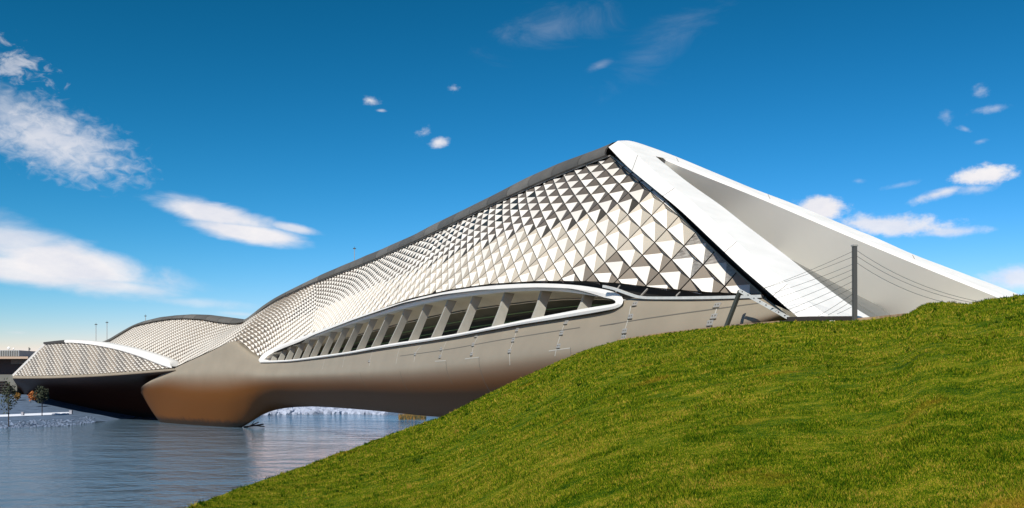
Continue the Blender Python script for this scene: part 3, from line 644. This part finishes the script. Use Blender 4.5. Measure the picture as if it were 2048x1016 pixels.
# dark joint band between wall edge and near leg
eb = []
E3 = dense(np.array([l[0] for l in LEFT]), 1); tl = np.linspace(0, 1, len(LEFT)); sel = [l[0] for l in LEFT][:len(LEFT)-5]
for i, l in enumerate(sel):
    t = i/(len(sel)-1); s = s_ap+(s_cr-.6-s_ap)*t; b = Led*(s-s_cr)/(s_ap-s_cr)
    eb.append((Sw(s, b, .0), Sw(s, b, -.6), l+np.append(Nat(s), 0)*.7, l+np.append(Nat(s), 0)*.02))
bpart(sheet('edge_band', np.array(eb), 'gap', smooth=False))
mb = MB(); ed = [Sw(s_ap+(s_cr-s_ap)*t, Led*(1-t), .03) for t in np.linspace(0, 1, 15)]
for a_, b_ in zip(ed[:-1], ed[1:]): mb.bar(a_, b_, .10)
bpart(mb.build('edge_trim', ['dark_metal']))
mb = MB(); tt = [Sw(s, np.interp(s, s_tab, LT)-.02, .10) for s in np.arange(s_ap, 150, 3)]
for a_, b_ in zip(tt[:-1], tt[1:]): mb.bar(a_, b_, .09)
bpart(mb.build('top_trim', ['metal']))
# vault: inner face of the far side, running back into the pavilion from the far leg
vg = []; vd = np.array((-.36, .93, -.10))
for r in far[:, 5]: vg.append((r, r+vd*.4, r+vd*9, r+vd*18, r+vd*27))
bpart(sheet('vault', np.array(vg), 'vault'))
lw = []
for t in np.linspace(0, 1, 12):                              # its lower continuation down to the floor
    p = far[-1, 5]*(1-t)+(far[-1, 5]+vd*27)*t; lw.append((p, p-(.6, 0, 9)))
bpart(sheet('vault_foot', np.array(lw), 'vault'))
fl = [[(15.5+t*18+k*-3.0, 44.5+t*19+k*11.5, CAMZ+2.2) for k in (0, .25, .5, 1, 2, 4)] for t in np.linspace(0, 1, 8)]  # unseen pale floor added to bounce sunlight up onto the vault
bpart(sheet('bounce_floor', np.array(fl), 'bounce_pale', smooth=False))
DK = [(1559, 500), (1601, 522), (1636, 541), (1687, 572), (1715, 588), (1751, 609), (1779, 628), (1830, 662)]  # near leg's shadow on the vault, built as a dark grey sheet
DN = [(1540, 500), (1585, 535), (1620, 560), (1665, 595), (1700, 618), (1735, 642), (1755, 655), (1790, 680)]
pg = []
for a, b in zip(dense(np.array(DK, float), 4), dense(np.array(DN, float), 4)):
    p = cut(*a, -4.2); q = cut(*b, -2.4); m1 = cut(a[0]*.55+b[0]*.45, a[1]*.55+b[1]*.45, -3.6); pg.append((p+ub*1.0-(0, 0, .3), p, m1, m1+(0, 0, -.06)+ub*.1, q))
bpart(sheet('leg_shadow_sheet', np.array(pg), 'leg_shadow_grey', smooth=False))
# --- side pod on the left: own line
PA = np.array(pix(346, 735, 186)[:2]); PB = np.array(pix(26, 750, 226)[:2]); pu = PB-PA; PL = np.linalg.norm(pu); pu /= PL; pnn = np.array((-pu[1], pu[0])); pnn = pnn if pnn[1] > 0 else -pnn
def ps_of(x, o):
    k = (x-CX)/F; q = PA+pnn*o; return (k*q[1]-q[0])/(pu[0]-k*pu[1])
def pon(x, y, o): s = ps_of(x, o); return pix(x, y, (PA+pnn*o+pu*s)[1])
def p3(s, o, z): q = PA+pu*s+pnn*o; return np.array((q[0], q[1], z))
pb_px = [(346, 735), (300, 739), (265.7, 741.7), (206.6, 746), (118, 750), (29.5, 751.4), (20, 751.5)]
pt_px = [(338, 735), (328, 731.5), (310, 725.5), (265.7, 709), (221, 696), (177, 688.6), (141.7, 685.6), (110, 687), (89, 689)]
POT = 6.0
psb = sorted((ps_of(x, 0), pon(x, y, 0)[2]) for x, y in pb_px)
def pot(s): return POT*smooth01((s+2)/45)
ptab = []
for x, y in pt_px:
    o = POT
    for _ in range(12): o = float(pot(ps_of(x, o)))
    ptab.append((ps_of(x, o), pon(x, y, o)[2]))
ptab.sort()
pst = np.linspace(1.0, PL+2, 160); pzb = np.interp(pst, [p[0] for p in psb], [p[1] for p in psb]); pzt = np.interp(pst, [p[0] for p in ptab], [p[1] for p in ptab]); pzt = np.maximum(pzt, pzb+.1)
s_top = ptab[-1][0]; s_end = ps_of(26, 0)
plen = np.hypot(pzt-pzb, pot(pst))
def Sp(s, b, h=0.0):
    l = np.interp(s, pst, plen); v = b/l; o = pot(s)*v; z0 = np.interp(s, pst, pzb); z1 = np.interp(s, pst, pzt); p = p3(s, o, z0+(z1-z0)*v)
    sl = np.array((pot(s), z1-z0))/l; return p+np.array((-pnn[0]*sl[1]*h, -pnn[1]*sl[1]*h, sl[0]*h))
l_top = np.interp(s_top, pst, plen)
pgs = [lambda s, b: b-.02, lambda s, b: np.interp(s, pst, plen)-b, lambda s, b: (s_end-s)/(s_end-s_top)*l_top-b, lambda s, b: s-1.2]
Gp = []
for s in np.linspace(1.2, s_end, 50):
    l = min(np.interp(s, pst, plen), max(.02, (s_end-s)/(s_end-s_top)*l_top)); Gp.append([Sp(s, l*v_, -.4) for v_ in (0, .5, 1)])
pod_f = bpart(sheet('side_facade', np.array(Gp), 'gap'))
pe1 = np.array((-1.2, -.58)); pe2 = np.array((-.35, .62))
def plat(p, r): return s_end+r*pe1[0]+p*pe2[0], r*pe1[1]+p*pe2[1]
def ptone(s, v, i, j):
    b = math.sin(j*.95+.4*i)
    return ('sh_dark', 'sh_dark') if b > .1 and s > 12 else ('sh_tan', 'sh_dark')
build_shingles(Sp, pgs, plat, range(-10, 110), range(-10, 80), lambda c: 0 < c[0] < s_end and -1.2 < c[1] < np.interp(c[0], pst, plen)+1.2, lambda c: c[1]/np.interp(c[0], pst, plen), ptone, lambda c, v: (.42, -.34, .55), 0, pod_f)
pc_px = [(348, 733), (340, 721), (319, 712), (280, 700), (236, 690), (192, 682.7), (153.5, 680), (127, 680), (91, 684)]
pcap = []
for (x, y), (xt, yt) in zip(pc_px, [(346, 736)]+[p for p in [(338, 735), (315, 727.5), (278, 713), (234, 699.5), (190, 690.5), (152, 686), (126, 686), (89, 689)]]):
    o = POT
    for _ in range(12): o = float(pot(ps_of(xt, o)))
    a = pon(xt, yt, o); b = pon(x, y, o+1.2); n3 = np.append(pnn, 0); pcap.append((a+n3*.4, a-n3*.15, a*.5+b*.5-n3*.45+(0, 0, .12), b, b+n3*2.5-(0, 0, .4), b+n3*9-(0, 0, 4.5)))
pcap = np.array(pcap); PCg = np.array([dense(r, 2) for r in dense(pcap, 5)])
bpart(sheet('side_roof_cap', PCg, ['ring_white', 'cap_dark'], midx=[1 if i > 33 else 0 for i in range(PCg.shape[0]-1) for j in range(PCg.shape[1]-1)]))
mb = MB(); ee = [Sp(s_end+(s_top-s_end)*t, l_top*t, .05) for t in np.linspace(0, 1, 6)]
for a_, b_ in zip(ee[:-1], ee[1:]): mb.bar(a_, b_, .45, .45)
bpart(mb.build('side_frame', ['ring_white']))
ph = [((348, 737), (350, 740), (352, 746), (345, 775), (345, 868)), ((300, 740.5), (300, 744), (300, 752), (300, 785), (305, 864)), ((206, 747), (206, 751), (206, 758), (206, 790), (215, 860)), ((118, 751), (118, 755), (118, 761), (120, 790), (140, 846)), ((60, 752), (60, 756), (60, 761), (62, 784), (75, 812)), ((25, 752), (26, 756), (27, 760), (34, 772), (40, 790))]
pnet = []
for st in ph:
    row = [pon(*p, o) for p, o in zip(st, (.05, -.5, 1.2, 14.0, 26.0))]; row.insert(0, row[0]+np.append(pnn*.6, 0)); row.append(row[-1]+np.append(pnn*12, 3.0)); pnet.append(row)
pnet = np.array(pnet); pd = crom(pnet, np.linspace(0, len(ph)-1, 41)); PG = np.array([dense(r, 5) for r in pd])
pho = bpart(sheet('side_hull', PG, 'side_skin')); at = pho.data.attributes.new('girth', 'FLOAT', 'POINT'); at.data.foreach_set('value', np.tile(np.linspace(0, 8.2, PG.shape[1]), PG.shape[0]).astype(np.float32))
# ------------------------------------------------------------------ banks
def wd(y): return CAMZ*F/(y-HZ)
lb = [(-120, 862, 786), (-60, 860, 787), (0, 857, 788), (40, 856, 789), (62, 855, 790), (85, 854, 803), (106, 853, 814), (124, 852, 824), (142, 851, 828), (163, 848.5, 831), (179, 846.5, 836), (190, 845.5, 843)]
bg_ = []
for x, yw, yt in lb:
    d0 = wd(yw); row = []
    for f_ in (-.05, 0, .12, .3, .45, .6, .8, 1.0):
        y = yw+(yt-yw)*f_; row.append(pix(x, y, d0+(y-yw)/-1.0*1.15+(rng.random()-.5)*.4))
    row.append(row[-1]+np.array((0, 60, -1.5))); bg_.append(row)
tag(sheet('riverbank', dense(np.array(bg_), 3), 'bank'), 'blue grey gravelly riverbank beyond the water', kind='structure')
pr = []
for x, y in [(-120, 834), (0, 831.5), (50, 829.5), (100, 827.5), (124, 826.5), (141, 826.2)]:
    i = x; d0 = wd(np.interp(x, [p[0] for p in lb], [p[1] for p in lb])); yw = np.interp(x, [p[0] for p in lb], [p[1] for p in lb]); d_ = d0+(yw-y)*1.15-1.5; pr.append((pix(x, y+2.2, d_-1), pix(x, y-2.2, d_+1), pix(x, y-2.0, d_+2.5)))
tag(sheet('riverside_path', dense(np.array(pr), 3), 'path'), 'pale path along the far riverbank', kind='structure')
fb = []
for x, yw in [(380, 831), (500, 830), (620, 828.5), (700, 827.5), (760, 829), (800, 831.5), (850, 834), (920, 836), (1100, 842), (1300, 850)]:
    d0 = wd(yw); row = []
    for dd, z in ((-3, -.4), (0, .05), (5, .9), (10, 1.5), (16, 2.0), (40, 2.4), (900, 3.0)): d_ = d0+dd; row.append(np.array(((x-CX)/F*d_, d_, z+(rng.random()-.5)*.15)))
    fb.append(row)
fbm = []; FBg = dense(np.array(fb), 4)
tag(sheet('far_bank', FBg, ['bank', 'dry_grass'], midx=[1 if j >= 4 else 0 for i in range(FBg.shape[0]-1) for j in range(FBg.shape[1]-1)]), 'far river bank with dry grass above its stones', kind='structure')
def rock_mesh(n_at, sizes, name, label, m_='rock'):
    V, Fs = [], []
    for (p, sz) in zip(n_at, sizes):
        bm = bmesh.new(); bmesh.ops.create_icosphere(bm, subdivisions=1, radius=1.0); b = len(V); rot = rng.uniform(0, 6.28); ax = rng.uniform(.6, 1.3, 3)
        for v_ in bm.verts:
            c = np.array(v_.co)*ax*(1+rng.uniform(-.22, .22)); x, y = c[0]*math.cos(rot)-c[1]*math.sin(rot), c[0]*math.sin(rot)+c[1]*math.cos(rot); V.append(p+np.array((x, y, c[2]*.75))*sz)
        bm.verts.index_update()
        for f_ in bm.faces: Fs.append([b+v_.index for v_ in f_.verts])
        bm.free()
    return tag(mesh(name, V, Fs, m_), label, kind='stuff')
pts, szs = [], []
for _ in range(420):
    t = rng.random(); x = 500+t*270; yw = np.interp(x, [500, 620, 700, 760, 800], [830, 828.5, 827.5, 829, 831.5]); d0 = wd(yw)+rng.random()*10; z = .1+(d0-wd(yw))*.155
    pts.append(np.array(((x-CX)/F*d0, d0, z))); szs.append(rng.uniform(.6, 1.6))
rock_mesh(pts, szs, 'rocks', 'pale riprap stones along the far waterline under the bridge')
pts, szs = [], []
for _ in range(520):
    x = rng.uniform(-60, 188); yw = float(np.interp(x, [p[0] for p in lb], [p[1] for p in lb])); y = yw-rng.random()**1.5*14; pts.append(pix(x, y, wd(yw)+(yw-y)*1.1)); szs.append(rng.uniform(.10, .34))
rock_mesh(pts, szs, 'rocks', 'small grey stones along the left waterline', 'rock_dark')
# ------------------------------------------------------------------ trees, bush, reeds
def leaves(mb, c, rx, rz, n, sz):
    for _ in range(n):
        d = rng.normal(size=3); d /= np.linalg.norm(d); r = rng.random()**.45; lump = 1+.25*math.sin(d[0]*5+c[0])*math.cos(d[2]*4)
        p = np.array(c)+d*np.array((rx, rx, rz))*r*lump; a = rng.normal(size=3); a /= np.linalg.norm(a); b = np.cross(a, rng.normal(size=3)); b /= np.linalg.norm(b)+1e-9; s = sz*rng.uniform(.6, 1.4)
        k = len(mb.v); mb.v += [p-a*s, p+b*s*.6, p+a*s, p-b*s*.6]; mb.f.append([k, k+1, k+2, k+3]); mb.m.append(0)
def tree(px, yb, yt, wpx, d, leaf, label, n=500, trunk_frac=.55, name='bank_tree'):
    base = pix(px, yb, d); h = (yb-yt)/F*d; w = wpx/F*d/2
    t = empty(name, base); tag(t, label, 'tree', 'young trees on the riverbank')
    mb = MB(); mb.bar((0, 0, -.3), (.03, 0, h*.45), .22, n=6); mb.bar((.03, 0, h*.45), (.0, .05, h*.8), .13, n=6)
    for k in range(9):
        a = k*2.4; z0 = h*(.42+.045*k); mb.bar((.02, 0, z0), (math.cos(a)*w*.8, math.sin(a)*w*.8, z0+h*.16), .06, n=4)
    mb.build('trunk', ['bark'], t)
    mb = MB(); hc = h*(1-trunk_frac); leaves(mb, (0, 0, h-hc*.5), w, hc*.55, n, .22); mb.build('crown', [leaf], t)
    return t
tree(17, 851, 762, 34, 176, 'leaf_dark', 'bare thin dark tree on the left bank beside the path, leftmost of the three', 330, .3)
tree(35, 809, 786, 13, 236, 'leaf_gold', 'small golden leaved sapling on the bank behind the path', 260, .45)
tree(84, 831, 774, 28, 203, 'leaf_dark', 'dark green round crowned young tree in front of the side pod', 800, .5)
c = pix(66, 800, 222); t = tag(empty('orange_bush', c), 'orange autumn bush at the edge of the dark side pod', 'bush')
mb = MB(); leaves(mb, (0, 0, .9), 1.0, 1.2, 320, .22); mb.build('foliage', ['leaf_orange'], t); mb = MB()
for k in range(5): mb.bar((0, 0, -.3), (math.cos(k*1.3)*.6, math.sin(k*1.3)*.6, 1.2), .06)
mb.build('stems', ['bark'], t)
mb = MB()
for _ in range(900):
    x = rng.uniform(798, 852); d_ = 214+rng.random()*8; p = np.array(((x-CX)/F*d_, d_, 0)); h_ = rng.uniform(.5, 1.9)*(1-.5*abs((x-820)/34)); k = len(mb.v); w_ = .08; l_ = rng.uniform(-.3, .3)
    mb.v += [p+(-w_, 0, 0), p+(w_, 0, 0), p+(l_, rng.uniform(-.2, .2), h_)]; mb.f.append([k, k+1, k+2]); mb.m.append(0 if rng.random() < .6 else 1)
tag(mb.build('reeds', ['leaf_dark', 'leaf_gold']), 'clump of brown green reeds at the waterline under the arch', kind='stuff')
# driftwood at the foot of the pier
mb = MB(); b0 = pix(505, 853, 176)
b0[2] = 0.05
for a_, c_, w in (((-1.6, 0, 0), (2.0, .2, .5), .26), ((-.8, .3, .1), (1.2, -.2, .9), .18), ((.2, 0, .3), (2.2, .1, .1), .2), ((-.2, -.2, .2), (.3, .1, 1.1), .12)): mb.bar(b0+np.array(a_), b0+np.array(c_), w, n=6)
tag(mb.build('driftwood', ['bark']), 'dark tangle of driftwood caught at the foot of the pier', 'driftwood')
# bollards / bins by the path
for (x, yb, yt, w, dd, m_, lab) in ((45.5, 830.5, 824, 4.5, 199, 'conc', 'grey square litter bin on the pale riverside path'), (142, 828, 820.5, 5, 203, 'conc', 'pale stone marker at the end of the path by the dark side pod')):
    b0 = pix(x, yb, dd); h_ = (yb-yt)/F*dd; w_ = w/F*dd; t = tag(empty('litter_bin' if x < 100 else 'stone_marker', b0), lab, 'bin' if x < 100 else 'marker')
    mb = MB(); mb.box((0, 0, h_*.42), w_, w_, h_*.84); mb.build('body', [m_], t); mb = MB(); mb.box((0, 0, h_*.93), w_*1.15, w_*1.15, h_*.14); mb.build('top', [m_], t)
# ------------------------------------------------------------------ building at the far left
D = 262.0; bb = tag(empty('waterside_building', pix(0, 788, D)), 'dark low building with a flat tan roof and rooftop box', 'building')
o3 = np.array(bb.location)
def bx(name, x0, x1, y0, y1, d0, d1, m_, parent=bb):
    a, b = pix(x0, y1, d0), pix(x1, y0, d0); mb = MB(); mb.box(((a[0]+b[0])/2-o3[0], (d0+d1)/2-o3[1], (a[2]+b[2])/2-o3[2]), b[0]-a[0], d1-d0, b[2]-a[2]); return mb.build(name, [m_], parent)
bx('roof', -160, 56, 713, 717.5, D-6, D+30, 'bld_roof'); bx('upper_wall', -150, 45, 717.5, 749, D, D+24, 'bld_dark'); bx('lintel', 22, 50, 719, 728, D-1.5, D-.2, 'bld_wall'); bx('lower_wall', -150, 34, 749, 792, D-4, D+24, 'bld_wall')
for k in range(6): bx('step', -150, 10+k*3, 762+k*5, 764+k*5, D-5-k*.5, D-4, 'bld_dark')
ru = bx('rooftop_box', -90, 38, 700.5, 712.6, D+4, D+14, 'bld_grey')
for k in range(16): bx('rooftop_rib', -20+k*3.6, -19+k*3.6, 701, 712.4, D+3.8, D+4, 'bld_wall', ru)
for x, r in ((17.5, 3.0), (27, 1.8)):
    c = pix(x, 699-r, D+8)-o3; rr = r/F*D; bm = bmesh.new(); bmesh.ops.create_icosphere(bm, subdivisions=2, radius=rr); me = bpy.data.meshes.new('antenna_dish'); bm.to_mesh(me); bm.free(); me.materials.append(M['ring_white']); o = bpy.data.objects.new('antenna_dish', me); COL.objects.link(o); o.parent = bb; o.location = Vector(c); o.scale = (1, .5, 1)
    mb = MB(); mb.bar(c-np.array((0, 0, rr*1.8)), c, .12); mb.build('dish_mount', ['metal'], bb)
# masts
def mast(x, yt, yb, d, wpx, label, head=True):
    b0 = pix(x, yb, d); h_ = (yb-yt)/F*d; t = tag(empty('lamp_mast', b0), label, 'mast', 'thin masts beyond the bridge'); w_ = wpx/F*d
    mb = MB(); mb.bar((0, 0, -6), (0, 0, h_), w_, n=6); mb.build('pole', ['metal'], t)
    if head:
        mb = MB(); mb.box((0, 0, h_), w_*4.2, w_*2, w_*1.3); mb.box((0, 0, h_+w_*1.5), w_*.5, w_*.5, w_*3); mb.build('lamp_head', ['dark_metal'], t)
mast(709, 497, 522, 200, 1.3, 'thin lamp mast rising above the middle of the long roof')
mast(192, 649, 684, 300, 1.1, 'left of the pair of thin masts behind the side pod roof')
mast(214, 645, 684, 300, 1.1, 'right and taller of the pair of thin masts behind the side pod roof')
mast(291, 632, 646, 300, 1.0, 'faint short mast above the far curved roof')
b0 = pix(58, 716, 275); t = tag(empty('antenna_mast', b0), 'dark antenna mast with small boxes beside the flat roofed building', 'mast'); mb = MB(); mb.bar((0, 0, -4), (0, 0, 3.1), .22, n=6); mb.build('pole', ['dark_metal'], t); mb = MB()
for k in range(4): mb.box((.2, 0, .5+k*.7), .3, .3, .42)
mb.build('aerials', ['dark_metal'], t)
# ------------------------------------------------------------------ fence post with cables, brace, kerbs on the crest
PD = 41.3; fence = tag(empty('cable_fence', pix(1709.5, 643, PD)), 'grey steel fence post with thin cables before the white leg', 'fence'); f0 = np.array(fence.location)
mb = MB(); tp = pix(1709, 492, PD)-f0; mb.bar((0, 0, -.5), tp, .17, .15, side=(1, .25, 0)); mb.build('post', ['post_grey'], fence)
mb = MB(); mb.bar(tp+np.array((0, 0, -.02)), tp+np.array((0, 0, .05)), .23, .2, side=(1, .25, 0)); mb.build('post_cap', ['metal'], fence)
cabs = [((1705, 503), (1527, 576.5), 45.0), ((1705, 514), (1527, 577), 45.0), ((1705, 528.5), (1544, 587), 44.8), ((1705, 539), (1551, 597), 44.8), ((1705, 550), (1564, 609), 44.6), ((1705, 563), (1577, 619), 44.5), ((1705, 576), (1588, 626.5), 44.4), ((1705, 588), (1636, 632), 43.2), ((1705, 601), (1656, 630), 42.8), ((1705, 613), (1674, 628), 42.3),
        ((1713.5, 501), (1968, 605), 34.6), ((1713.5, 512), (1955, 607), 34.8), ((1713.5, 525.5), (1932, 613), 35.0)]
for (a, b, db) in cabs:
    p, q = pix(*a, PD), pix(*b, db); pts_ = []
    for t_ in np.linspace(0, 1, 13): z = p*(1-t_)+q*t_; z = z-np.array((0, 0, (.42 if a[0] > 1710 else .12)*4*t_*(1-t_)*np.linalg.norm(q-p)/10)); pts_.append(z-f0)
    mb = MB()
    for u_, v_ in zip(pts_[:-1], pts_[1:]): mb.bar(u_, v_, .013)
    mb.build('cable', ['dark_metal'], fence)
mb_ = pix(1480, 582, 48.2); br = tag(empty('steel_brace', pix(1447, 656, 47.4)), 'leaning steel brace and bolted rail at the foot of the shingled wall', 'brace'); b0 = np.array(br.location)
mb = MB(); mb.bar((0, 0, -.3), mb_-b0, .17, .17); mb.build('strut', ['dark_metal'], br)
ra, rb = pix(1479, 581, 47.8), pix(1588, 642, 44.6)
mb = MB(); mb.bar(ra-b0, rb-b0, .17, .06, side=(0, 0, 1)); rl = mb.build('rail', ['pale_metal'], br)
for t_ in np.linspace(.05, .95, 9):
    c = ra*(1-t_)+rb*t_-b0; mb = MB(); mb.bar(c+np.array((0, -.09, 0)), c+np.array((0, -.01, .02)), .06, n=6); o = mb.build('bolt', ['gap'], rl)
def crest_bar(name, pts_, h, th, m_, label, cat):
    P = [pix(x, y, d) for x, y, d in pts_]; o0 = P[0]; t = []
    v, f = [], []
    for p in P:
        q = p-o0; v += [q+(0, 0, -.5), q+(0, 0, h), q+(0, th, h), q+(0, th, -.5)]
    for i in range(len(P)-1):
        for k in range(4): f.append((i*4+k, i*4+(k+1) % 4, i*4+4+(k+1) % 4, i*4+4+k))
    f += [(0, 1, 2, 3), tuple(len(v)-4+k for k in range(4))[::-1]]; o = mesh(name, v, f, m_); o.location = Vector(o0); return tag(o, label, cat)
crest_bar('hull_foot_strip', [(1236, 682, 58.6), (1280, 675, 56.6), (1330, 668, 54.4), (1390, 661, 52.2), (1450, 655, 49.8), (1510, 649.5, 47.5), (1575, 644, 45.2)], .10, .5, 'mottled_brown', 'brown strip where the grass meets the grey hull', 'soil strip')  # low brown strip along the join of grass and hull
crest_bar('steel_edging', [(1575, 645, 44.1), (1620, 644, 43.2), (1665, 644, 42.4), (1713, 644, 41.4)], .26, .12, 'steel_black', 'black steel edging on the crest of the grass below the white leg', 'edging')
crest_bar('concrete_kerb', [(1714, 645, 41.3), (1745, 643, 40.8), (1775, 640, 40.0), (1812, 636, 38.9)], .20, .3, 'mottled_brown', 'worn earthy concrete kerb between the steel edging and the grass bump', 'kerb')
# ------------------------------------------------------------------ grass blades (one mesh)
NB_ = 1350000
x = rng.uniform(-250, 2300, NB_); az = np.degrees(np.arctan((x-CX)/F)); rs = np.interp(az, taz, tr); q = np.interp(az, taz, tq)
# radius from an even spread of the slope as it foreshortens, a little denser near
A = q+EYE/rs; qn = -.175; qq = qn+(q-qn)*rng.random(NB_)**.9; r = EYE/np.maximum(A-qq, 1e-3); r = np.minimum(r, rs*1.01)*(1+rng.normal(0, .01, NB_)); r = np.maximum(r, 3.0)
ok = r < rs*1.03; az, r = az[ok], r[ok]
a2 = np.concatenate([rng.uniform(30, 62, 150000), rng.uniform(-32, 62, 130000)]); r2 = np.concatenate([rng.uniform(.08, 1.0, 150000)**.8*np.interp(a2[:150000], taz, tr), rng.uniform(2.0, 10, 130000)])
k2 = r2 < np.interp(a2, taz, tr)*1.02; az = np.concatenate([az, a2[k2]]); r = np.concatenate([r, r2[k2]]); n = len(r)
z = ground(az, r); X = r*np.sin(np.radians(az)); Y = r*np.cos(np.radians(az))
cl = sum(np.sin(X*a+Y*b+c) for a, b, c in zip(rng.normal(0, 3.2, 9), rng.normal(0, 3.2, 9), rng.uniform(0, 6, 9)))/3; cl = np.clip(.8+.5*cl, .3, 2.0)
h = rng.uniform(.018, .048, n)*cl*np.clip(r/20, .8, 1.7); w = rng.uniform(.005, .0115, n)*np.clip(r/14, .8, 3.2); th = rng.uniform(0, 2*np.pi, n); le = rng.uniform(0, 1.1, n)*h; la = rng.uniform(0, 2*np.pi, n)
# taller weeds in clumps, some along the crest
nw = 480; wx = rng.uniform(-100, 2150, nw); wa = np.degrees(np.arctan((wx-CX)/F)); wrs = np.interp(wa, taz, tr); wr = np.where(rng.random(nw) < .35, wrs*rng.uniform(.965, 1.0, nw), wrs*rng.uniform(.30, 1, nw)**.8)
k = 16; wa_ = np.repeat(wa, k)+rng.normal(0, .06, nw*k)/np.clip(np.repeat(wr, k)/25, .5, 2); wr_ = np.repeat(wr, k)+rng.normal(0, .07, nw*k)
X2 = wr_*np.sin(np.radians(wa_)); Y2 = wr_*np.cos(np.radians(wa_)); z2 = ground(wa_, wr_); m2 = nw*k
X = np.concatenate([X, X2]); Y = np.concatenate([Y, Y2]); z = np.concatenate([z, z2]); h = np.concatenate([h, rng.uniform(.05, .12, m2)*np.repeat(rng.uniform(.6, 1.2, nw), k)]); w = np.concatenate([w, rng.uniform(.007, .016, m2)*np.clip(wr_/20, .8, 2)])
th = np.concatenate([th, rng.uniform(0, 6.28, m2)]); la = np.concatenate([la, rng.uniform(0, 6.28, m2)]); le = np.concatenate([le, rng.uniform(.2, 1.2, m2)*h[n:]]); tint = np.concatenate([rng.random(n), np.repeat(rng.choice([.0, .12, .9], nw, p=[.5, .35, .15]), k)+rng.uniform(0, .1, m2)]); n += m2
V = np.zeros((n, 3, 3), dtype=np.float32)
V[:, 0] = np.stack([X-np.cos(th)*w, Y-np.sin(th)*w, z-.01], 1); V[:, 1] = np.stack([X+np.cos(th)*w, Y+np.sin(th)*w, z-.01], 1); V[:, 2] = np.stack([X+np.cos(la)*le, Y+np.sin(la)*le, z+h], 1)
me = bpy.data.meshes.new('grass'); me.vertices.add(n*3); me.vertices.foreach_set('co', V.reshape(-1)); me.loops.add(n*3); me.loops.foreach_set('vertex_index', np.arange(n*3, dtype=np.int32)); me.polygons.add(n)
me.polygons.foreach_set('loop_start', np.arange(0, n*3, 3, dtype=np.int32)); me.polygons.foreach_set('loop_total', np.full(n, 3, dtype=np.int32)); me.update(calc_edges=True)
at = me.attributes.new('tint', 'FLOAT', 'POINT'); at.data.foreach_set('value', np.repeat(tint, 3).astype(np.float32)); me.materials.append(M['blade'])
go = bpy.data.objects.new('grass', me); COL.objects.link(go); tag(go, 'short green and yellowing grass covering the mound', kind='stuff')
print('shingles', nsh, 'blades', n)
